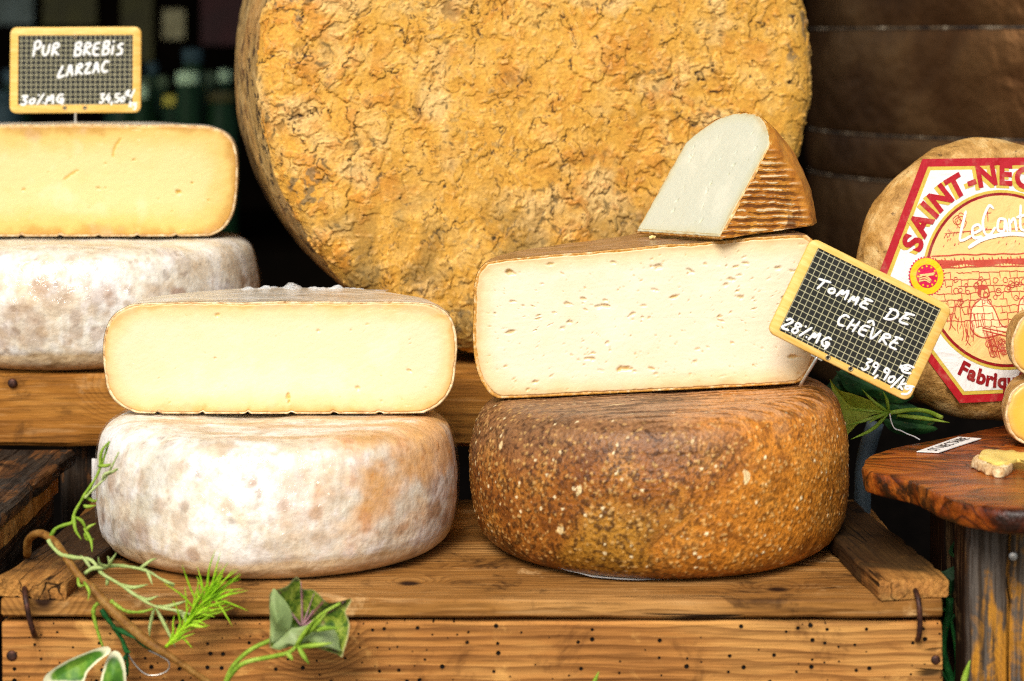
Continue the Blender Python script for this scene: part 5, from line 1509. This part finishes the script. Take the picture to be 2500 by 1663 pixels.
# ------------------------------------------------------------------ greenery
def leaf_mesh(name, outline, mat, parent, curl=None, rings=7, centre=None, vein=False):
    """leaf surface from a closed 3-D outline; curl(f, p) offsets a point; edge attribute 0 at rim"""
    n0 = len(outline)
    pts = catmull(list(outline) + [outline[0]], max(40, n0 * 5))[:-1]; n = len(pts)
    c = centre if centre is not None else sum(pts, Vector()) / n
    V, F, E = [], [], []
    for r in range(rings):
        f = 1 - r / rings
        for p in pts:
            q = c.lerp(p, f)
            if curl: q = q + curl(f, q)
            V.append(q); E.append(r / rings)
    V.append(c + (curl(0, c) if curl else Vector())); E.append(1)
    for r in range(rings - 1):
        for i in range(n): F.append((r * n + i, r * n + (i + 1) % n, (r + 1) * n + (i + 1) % n, (r + 1) * n + i))
    for i in range(n): F.append(((rings - 1) * n + i, (rings - 1) * n + (i + 1) % n, rings * n))
    o = mesh(name, V, F, mat, parent)
    at = o.data.attributes.new('edge', 'FLOAT', 'POINT')
    for i, e in enumerate(E): at.data[i].value = e
    return o

def pxs(lst, d): return [P(x, y, d if not isinstance(d, (list, tuple)) else d[i]) for i, (x, y) in enumerate(lst)]
def taper(r0, r1=.0004): return lambda t: r0 + (r1 - r0) * t
def blade(p0, p1, r=.0016, bend=.004, seed=0):
    rnd = random.Random(seed)
    mid = (p0 + p1) / 2 + Vector((rnd.uniform(-1, 1), rnd.uniform(-.6, .2), rnd.uniform(-1, 1))) * bend * .4
    path = catmull([p0, mid, p1], 7)
    return tube_data(path, lambda t: r * (.5 + 1.6 * t * (1 - t)) * (1 - .75 * t ** 3), 6)

garl = empty('garland', (P(180, 1380, 1.34).x, P(180, 1380, 1.34).y, 0))
GO = Vector(garl.location)
def gp(lst, d): return [p - GO for p in pxs(lst, d)]
tube('main_stem', gp([(66, 1356), (70, 1318), (96, 1302), (130, 1319), (156, 1353), (192, 1405), (238, 1451), (290, 1506), (352, 1560), (415, 1602), (498, 1659), (575, 1712)], [1.40, 1.385, 1.372, 1.36, 1.348, 1.34, 1.334, 1.328, 1.325, 1.322, 1.322, 1.325]), lambda t: .0026 - .0006 * t + (.0009 if .45 < t < .75 else 0), m_stem, garl, 70, 8)
def sprig(stem, d, leaves, mat, r=.0013, name='sprig', lr=.0012, seed=0):
    parts = [tube_data(catmull(gp(stem, d), 34), lambda t: r * .8 * (1 - .45 * t) * (1 + .22 * math.sin(t * 41 + seed) * math.sin(t * 17)), 7)]
    dd = d if not isinstance(d, (list, tuple)) else sum(d) / len(d)
    for i, (a, b) in enumerate(leaves):
        parts.append(blade(P(*a, dd) - GO, P(*b, dd - .004 + .006 * ((i * 7) % 3 - 1)) - GO, lr * .85, .007, seed + i))
    V, F = merge(parts); return mesh(name, V, F, mat, garl)
sprig([(122, 1312), (136, 1291), (160, 1281), (178, 1275), (182, 1252), (207, 1208), (239, 1156), (267, 1078)], 1.362, [((240, 1138), (271, 1132)), ((244, 1145), (267, 1076)), ((207, 1213), (236, 1217)), ((205, 1234), (234, 1234)), ((181, 1256), (200, 1320)), ((182, 1262), (212, 1296)), ((205, 1290), (225, 1348)), ((210, 1300), (234, 1278)), ((207, 1302), (230, 1316))], m_sprig, .0016, lr=.0017)
sprig([(207, 1216), (226, 1196), (246, 1178), (262, 1160), (290, 1104)], 1.36, [((262, 1160), (288, 1145)), ((250, 1172), (276, 1150))], m_sprig_pale, .0011, lr=.0014, seed=20)
sprig([(118, 1318), (128, 1335), (150, 1354), (181, 1361), (223, 1368), (249, 1400), (290, 1425), (332, 1454), (378, 1480), (446, 1493)], [1.352, 1.35, 1.347, 1.342, 1.338, 1.335, 1.332, 1.33, 1.328, 1.326], [((332, 1454), (386, 1455)), ((290, 1425), (362, 1427)), ((262, 1408), (258, 1428)), ((378, 1480), (460, 1466)), ((380, 1484), (428, 1580)), ((376, 1486), (366, 1558)), ((440, 1492), (448, 1536)), ((420, 1488), (470, 1500))], m_sprig_pale, .0017, lr=.0018, seed=40)
sprig([(208, 1400), (225, 1388), (252, 1386), (290, 1381), (353, 1392), (390, 1412), (425, 1432)], 1.334, [((265, 1384), (284, 1350)), ((270, 1382), (262, 1358)), ((340, 1389), (384, 1364)), ((358, 1394), (372, 1428)), ((395, 1414), (428, 1426)), ((222, 1388), (196, 1356)), ((270, 1384), (240, 1360))], m_sprig_pale, .0016, lr=.0015, seed=60)
sprig([(270, 1466), (290, 1482), (311, 1493), (345, 1494), (374, 1486)], 1.33, [((205, 1420), (214, 1466)), ((190, 1410), (206, 1428))], m_sprig, .0016, lr=.0015, seed=70)
sprig([(246, 1468), (232, 1480), (228, 1498), (238, 1540), (251, 1578)], 1.334, [], m_sprig, .0018)
sprig([(248, 1488), (262, 1510), (280, 1534), (300, 1566), (310, 1600), (311, 1650)], 1.331, [((280, 1534), (332, 1560)), ((330, 1558), (374, 1590)), ((308, 1600), (300, 1640)), ((300, 1570), (318, 1592))], m_deep, .0021, lr=.0024, seed=80)
tube('wire_loop', gp([(300, 1560), (318, 1606), (352, 1644), (384, 1648), (410, 1636), (412, 1616), (392, 1602), (362, 1588)], 1.336), .0005, m_steel, garl, 40, 6)
# feathery tuft
parts = []; rnd = random.Random(8)
spine = pxs([(405, 1580), (440, 1540), (478, 1490), (520, 1450)], 1.322)
sp = catmull(spine, 30)
parts.append(tube_data([p - GO for p in sp], taper(.0011, .0006), 6))
for i in range(86):
    t = rnd.random() ** .7; b = sp[int(t * 30)] - GO
    ang = R(rnd.gauss(40, 30)); ln = rnd.uniform(.012, .028) * (.55 + .6 * t)
    e = b + Vector((math.cos(ang), rnd.uniform(-.35, .25), math.sin(ang))) * ln
    parts.append(blade(b, e, .00075, .005, i))
V, F = merge(parts); mesh('feathery_tuft', V, F, m_grass, garl)
# cream edged leaves at the bottom corner
lf = gp([(104, 1672), (112, 1648), (150, 1622), (205, 1596), (245, 1579), (268, 1576), (272, 1590), (250, 1606), (215, 1640), (190, 1680)], 1.322)
leaf_mesh('leaf', lf, m_wedgeleaf, garl, lambda f, q: Vector((0, .004 * (1 - f) - .003 * math.sin((q.x + .3) * 120), 0)))
lf = gp([(240, 1690), (250, 1640), (262, 1606), (276, 1590), (292, 1594), (304, 1620), (308, 1660), (300, 1700)], 1.327)
leaf_mesh('leaf', lf, m_wedgeleaf, garl, lambda f, q: Vector((0, -.004 * (1 - f), 0)))
tag(garl, 'brown stemmed garland with pale green sprigs over the crate\'s left corner', 'garland')

# variegated leaf on a stem
vl = empty('ivy_sprig', tuple(P(700, 1640, 1.326))); GO = Vector(vl.location)
out1 = gp([(664, 1566), (662, 1500), (663, 1452), (668, 1431), (702, 1422), (716, 1410), (727, 1401), (736, 1414), (742, 1431), (767, 1430), (785, 1440), (806, 1458), (834, 1457), (861, 1452), (852, 1474), (846, 1488), (856, 1517), (852, 1548), (844, 1573), (839, 1591), (824, 1583), (780, 1574), (726, 1570), (690, 1576)], 1.318)
cen = P(738, 1530, 1.322) - GO
lo = leaf_mesh('leaf', out1, m_varieg, vl, lambda f, q: Vector((0, -.010 * f ** 2 + .0035 * math.sin(math.atan2(q.z - cen.z, q.x - cen.x) * 5) * f, 0)), 10, cen)
at = lo.data.attributes.new('vein', 'FLOAT', 'POINT')
rays = [math.atan2(-(y - 1530), x - 738) for (x, y) in ((740, 1405), (800, 1445), (858, 1455), (845, 1585), (668, 1432))]
for i, v in enumerate(lo.data.vertices):
    dx, dz = v.co.x - cen.x, v.co.z - cen.z; rr_ = math.hypot(dx, dz); a = math.atan2(dz, dx)
    at.data[i].value = max(max(0, 1 - abs((a - q + math.pi) % (2 * math.pi) - math.pi) * rr_ / .0011) for q in rays) * (1 if rr_ < .024 else .2)
for (vx, vy) in ((738, 1412), (790, 1450), (845, 1460), (838, 1575), (676, 1440), (770, 1440)):
    e_ = P(vx, vy, 1.318) - GO; mid_ = (cen + e_) / 2
    V, F = tube_data(catmull([cen + Vector((0, -.0012, 0)), mid_ + Vector((0, -.0038, 0)), e_ + Vector((0, -.0085, 0))], 10), lambda t: .0006 * (1 - .7 * t), 5)
    mesh('vein', V, F, m_vein, lo)
fl = gp([(663, 1568), (659, 1510), (660, 1470), (667, 1436), (684, 1452), (702, 1480), (713, 1505), (708, 1535), (690, 1552)], 1.3015)
leaf_mesh('folded_lobe', fl, m_flap, vl, lambda f, q: Vector((0, -.006 * (1 - f) + .0012 * math.sin(q.x * 420 + q.z * 300), .0008 * math.sin(q.x * 500))))
fl = gp([(664, 1580), (676, 1556), (695, 1540), (730, 1530), (775, 1528), (810, 1535), (826, 1552), (828, 1578), (832, 1588), (780, 1582), (726, 1580), (690, 1584)], 1.303)
leaf_mesh('folded_lobe', fl, m_flap, vl, lambda f, q: Vector((0, -.006 * (1 - f) + .0012 * math.sin(q.x * 420 + q.z * 300), .0008 * math.sin(q.x * 500))))
V, F = merge([tube_data(catmull(gp([(545, 1690), (552, 1662), (571, 1624), (613, 1586), (664, 1562)], 1.312), 20), lambda t: .0014, 7)])
mesh('stem', V, F, m_sprig, vl)
parts = [tube_data(catmull(gp([(548, 1675), (565, 1646), (598, 1618), (666, 1603), (708, 1592), (728, 1572), (752, 1538), (782, 1502), (831, 1473)], [1.31, 1.308, 1.306, 1.302, 1.298, 1.296, 1.294, 1.292, 1.29]), 30), taper(.0016, .0009), 7)]
for i, (a, b) in enumerate((((761, 1540), (832, 1534)), ((730, 1580), (812, 1570)), ((728, 1578), (755, 1622)), ((722, 1576), (770, 1508)), ((745, 1552), (800, 1492)), ((700, 1594), (715, 1612)))):
    parts.append(blade(P(*a, 1.296) - GO, P(*b, 1.291) - GO, .0019, .003, i + 5))
V, F = merge(parts); mesh('sprig', V, F, m_sprig, vl)
tag(vl, 'variegated green and purple ivy leaf hanging before the crate front', 'leaf')

tip = mesh('grass_tip', *blade(P(1445, 1690, 1.325), P(1462, 1640, 1.322), .0018, .003, 3), m_sprig, None)
tag(tip, 'small green blade tip at the bottom middle before the crate', 'leaf')

# sprig between the brown wheel and the labelled cheese
rs = empty('leafy_sprig', tuple(P(2170, 1040, 1.53))); GO = Vector(rs.location)
out = gp([(2026, 925), (2049, 952), (2077, 960), (2116, 974), (2150, 992), (2168, 1006), (2128, 1014), (2090, 1040), (2056, 1074), (2046, 1050), (2036, 1009), (2034, 970)], 1.532)
leaf_mesh('leaf', out, m_yleaf, rs, lambda f, q: Vector((0, .006 * (1 - f), 0)))
parts = [tube_data(catmull(gp([(2300, 1020), (2262, 1004), (2224, 1001), (2172, 1008)], [1.53, 1.526, 1.522, 1.518]), 18), lambda t: .0016, 7)]
for i, (b, ww) in enumerate((((2077, 1073), .0022), ((2066, 1040), .002), ((2104, 950), .002), ((2156, 956), .0018), ((2075, 1000), .0018), ((2120, 1034), .002))):
    parts.append(blade(P(2170, 1007, 1.518) - GO, P(*b, 1.512) - GO, ww * .8, .006, i + 2))
parts.append(blade(P(2190, 1014, 1.522) - GO, P(2318, 1032, 1.53) - GO, .002, .003, 12))
V, F = merge(parts); mesh('stem', V, F, m_sprig, rs)
for i, (ol, dd) in enumerate((([(2040, 905), (2090, 920), (2150, 935), (2230, 960), (2200, 985), (2130, 970), (2070, 955)], 1.552), ([(2130, 950), (2200, 975), (2280, 1020), (2260, 1045), (2190, 1030), (2150, 1000)], 1.556), ([(2000, 960), (2030, 930), (2060, 900), (2080, 940), (2050, 985), (2015, 1000)], 1.56), ([(2150, 1020), (2210, 1030), (2290, 1045), (2240, 1062), (2180, 1056)], 1.55))):
    leaf_mesh('dark_leaf', gp(ol, dd), m_leafdark, rs, lambda f, q: Vector((0, -.004 * (1 - f), 0)))
tube('string', gp([(2172, 1010), (2176, 1030), (2184, 1046), (2200, 1052), (2216, 1060), (2232, 1066), (2246, 1074)], 1.505), .0005, m_white, rs, 30, 5)
tag(rs, 'lime green leaf and thin stems behind the slanted slate', 'leaf')

bt = empty('plastic_tube', tuple(P(2120, 1140, 1.6)))
GO = Vector(bt.location)
m_blue = simple('grey_blue_plastic', '#3e4d57', .6, 30, '#4a5a64')
tube('tube', gp([(2138, 1030), (2124, 1075), (2112, 1120), (2106, 1200), (2102, 1560)], 1.60), .0062, m_blue, bt, 30, 16)
tag(bt, 'short grey blue plastic tube behind the olive board\'s left tip', 'tube')

# dark greenery between the crate and the stand
dg = empty('hanging_vine', tuple(P(2320, 1480, 1.40))); GO = Vector(dg.location)
leaf_mesh('leaf', gp([(2284, 1397), (2305, 1394), (2322, 1385), (2358, 1376), (2350, 1398), (2339, 1419), (2328, 1444), (2318, 1466), (2300, 1444)], 1.395), m_leafdark, dg, lambda f, q: Vector((0, -.005 * (1 - f), 0)))
leaf_mesh('leaf', gp([(2356, 1376), (2330, 1362), (2316, 1350), (2320, 1335), (2333, 1318), (2326, 1345), (2336, 1358)], 1.395), m_leafdark, dg)
leaf_mesh('leaf', gp([(2276, 1392), (2288, 1420), (2298, 1450), (2304, 1478), (2285, 1460), (2272, 1430)], 1.405), m_leafdark, dg)
parts = []
for i, path in enumerate(([(2318, 1460), (2316, 1500), (2306, 1540), (2302, 1592), (2322, 1660), (2330, 1700)], [(2318, 1500), (2330, 1560), (2336, 1620), (2330, 1665)], [(2330, 1500), (2312, 1530), (2304, 1560), (2300, 1600)], [(2296, 1486), (2325, 1494)], [(2298, 1640), (2318, 1668), (2336, 1690)])):
    parts.append(tube_data(catmull(gp(path, 1.388), 16), lambda t, i=i: .0014 if i else .0026, 6))
V, F = merge(parts); mesh('stem', V, F, m_deep, dg)
parts = [blade(P(2348, 1690, 1.315) - GO, P(2368, 1612, 1.312) - GO, .0024, .002, 3)]
V, F = merge(parts); mesh('blade', V, F, m_sprig, dg)
tag(dg, 'dark green vine hanging between the pine crate and the painted stand', 'vine')

# ------------------------------------------------------------------ blurred things at the back of the stall
BD = 3.55                              # distance of the back counter's goods
m_glass_g = simple('bottle_green', '#16301a', .4, 0, Specular_IOR_Level=.1)
m_glass_p = simple('jar_pale', '#56664a', .4, 0, Specular_IOR_Level=.1)
m_glass_b = simple('bottle_blue_grey', '#34484c', .4, 0, Specular_IOR_Level=.1)
m_olivebox = simple('olive_card', '#46430f', .7, 20, '#36330a')
m_cream = simple('cream_card', '#a8a074', .6, 30, '#8a8258')
m_redbox = simple('dark_red_card', '#3c0808', .7, 20, '#2c0606')
m_greybox = simple('grey_green_box', '#5c6c66', .6, 20, '#46564e')
m_gold_cap = simple('gold_cap', '#a8a040', .5, 0, Specular_IOR_Level=.2)
def lathe(name, prof, mat, parent, seg=28):
    V, F = [], []
    for (r, z) in prof:
        for k in range(seg): a = 2 * math.pi * k / seg; V.append((r * math.cos(a), r * math.sin(a), z))
    for i in range(len(prof) - 1):
        for k in range(seg): F.append((i * seg + k, i * seg + (k + 1) % seg, (i + 1) * seg + (k + 1) % seg, (i + 1) * seg + k))
    F.append(tuple(range(seg - 1, -1, -1))); F.append(tuple((len(prof) - 1) * seg + k for k in range(seg)))
    o = mesh(name, V, F, mat, parent); sharp(o, 50); return o
CT = .03
m_glass_lid = simple('pale_green_lid', '#a8c49a', .5, 0)
def bottle(px, py_top, d, r, gm, cm, label):
    p = P(px, py_top, d); h = p.z - CT
    root = empty('bottle', (p.x, p.y, CT)); hb = h * .62
    lathe('body', [(r * .9, 0), (r, .006), (r, hb), (r * .8, hb + .03), (r * .34, hb + .075), (r * .32, h - .02)], gm, root)
    lathe('cap', [(r * .4, h - .022), (r * .42, h - .004), (r * .36, h)], cm, root, 20)
    tag(root, label, 'bottle', 'blurred bottles at the back')
def jar(px, py, d, r, gm, cm, label):
    p = P(px, py, d); h = p.z + r - CT
    root = empty('jar', (p.x, p.y, CT))
    lathe('body', [(r * .9, 0), (r, .008), (r, h * .8), (r * .8, h * .9), (r * .8, h * .93)], gm, root)
    lathe('lid', [(r * .86, h * .93), (r * .9, h * .94), (r * .9, h), (r * .4, h + .002)], cm, root)
    tag(root, label, 'jar', 'blurred jars at the back')
def card(px0, px1, py0, py1, d, mat, nm, label, th=.06):
    a, b = P(px0, py0, d), P(px1, py1, d)
    h = a.z - CT
    V, F = box_data(0, 0, h / 2, b.x - a.x, th, h)
    root = empty(nm, ((a.x + b.x) / 2, a.y, CT)); mesh('panel', V, F, mat, root, False)
    zc = b.z - CT
    tag(root, label, 'box', 'blurred boxes at the back')
    return root
bottle(300, 190, 3.45, .036, m_glass_g, m_gold_cap, 'dark green bottle just right of the upright slate, out of focus')
bottle(352, 190, 3.5, .030, m_glass_g, m_glass_p, 'dark green bottle, second from the upright slate, out of focus')
bottle(505, 175, 3.5, .034, m_glass_g, m_glass_p, 'dark green bottle nearest the giant wheel, out of focus')
bottle(30, 170, 3.45, .036, m_glass_g, m_glass_b, 'dark green bottle at the far left edge, out of focus')
jar(425, 265, 3.40, .020, m_glass_g, m_gold_cap, 'small jar with golden lid low in the dark background')
jar(470, 148, 3.46, .018, m_glass_g, m_glass_b, 'thin tall jar with bluish lid in the dark background')
jar(458, 208, 3.36, .020, m_glass_g, m_glass_lid, 'pale green jar in the dark background beside the giant wheel')
jar(540, 265, 3.40, .026, m_glass_g, m_olivebox, 'squat dark jar low beside the giant wheel')
jar(15, 265, 3.42, .026, m_glass_b, m_glass_b, 'blue grey jar at the left edge beside the upright slate')
for (jx, jy, jd, jr, jm, jl) in ((345, 232, 3.30, .012, m_glass_lid, 'tiny jar added as a pale glint low behind the upright slate'), (500, 222, 3.5, .013, m_gold_cap, 'tiny jar added as a golden glint beside the giant wheel'), (398, 205, 3.55, .011, m_glass_p, 'tiny jar added as a dull green glint in the dark background'), (548, 190, 3.6, .012, m_glass_lid, 'tiny jar added as a pale glint nearest the giant wheel'), (372, 170, 3.62, .011, m_glass_b, 'tiny jar added as a bluish glint high in the dark background')):
    jar(jx, jy, jd, jr, m_glass_g, jm, jl)  # pale lids stand in for blurred glints off bottle glass
# hanging posters on the wall behind
def poster(px0, px1, py0, py1, mat, label, th=.012, y=3.2):
    d = y - .0 + CD - th
    a, b = P(px0, py0, d), P(px1, py1, d)
    V, F = box_data(0, 0, 0, b.x - a.x, th - .001, a.z - b.z)
    o = mesh('wall_panel', V, F, mat, None, False, ((a.x + b.x) / 2, y - th / 2 - .0006, (a.z + b.z) / 2))
    tag(o, label, 'panel', 'blurred panels on the back wall')
poster(-40, 80, -120, 60, m_greybox, 'grey green panel in the top left corner, out of focus')
poster(105, 235, -90, 62, m_olivebox, 'wide olive panel above the upright slate, out of focus')
poster(296, 372, -90, 150, m_olivebox, 'narrow olive panel right of the upright slate, out of focus')
poster(398, 450, 24, 95, m_cream, 'small cream card on the dark back wall, out of focus')
poster(490, 600, -60, 110, m_redbox, 'dark red panel next to the giant wheel, out of focus')

# ------------------------------------------------------------------ lift everything from lid height to ground height
bpy.context.view_layer.update()
for o in list(COL.objects):
    if o.parent is None and o.type not in ('CAMERA', 'LIGHT'):
        o.location.z += LIFT
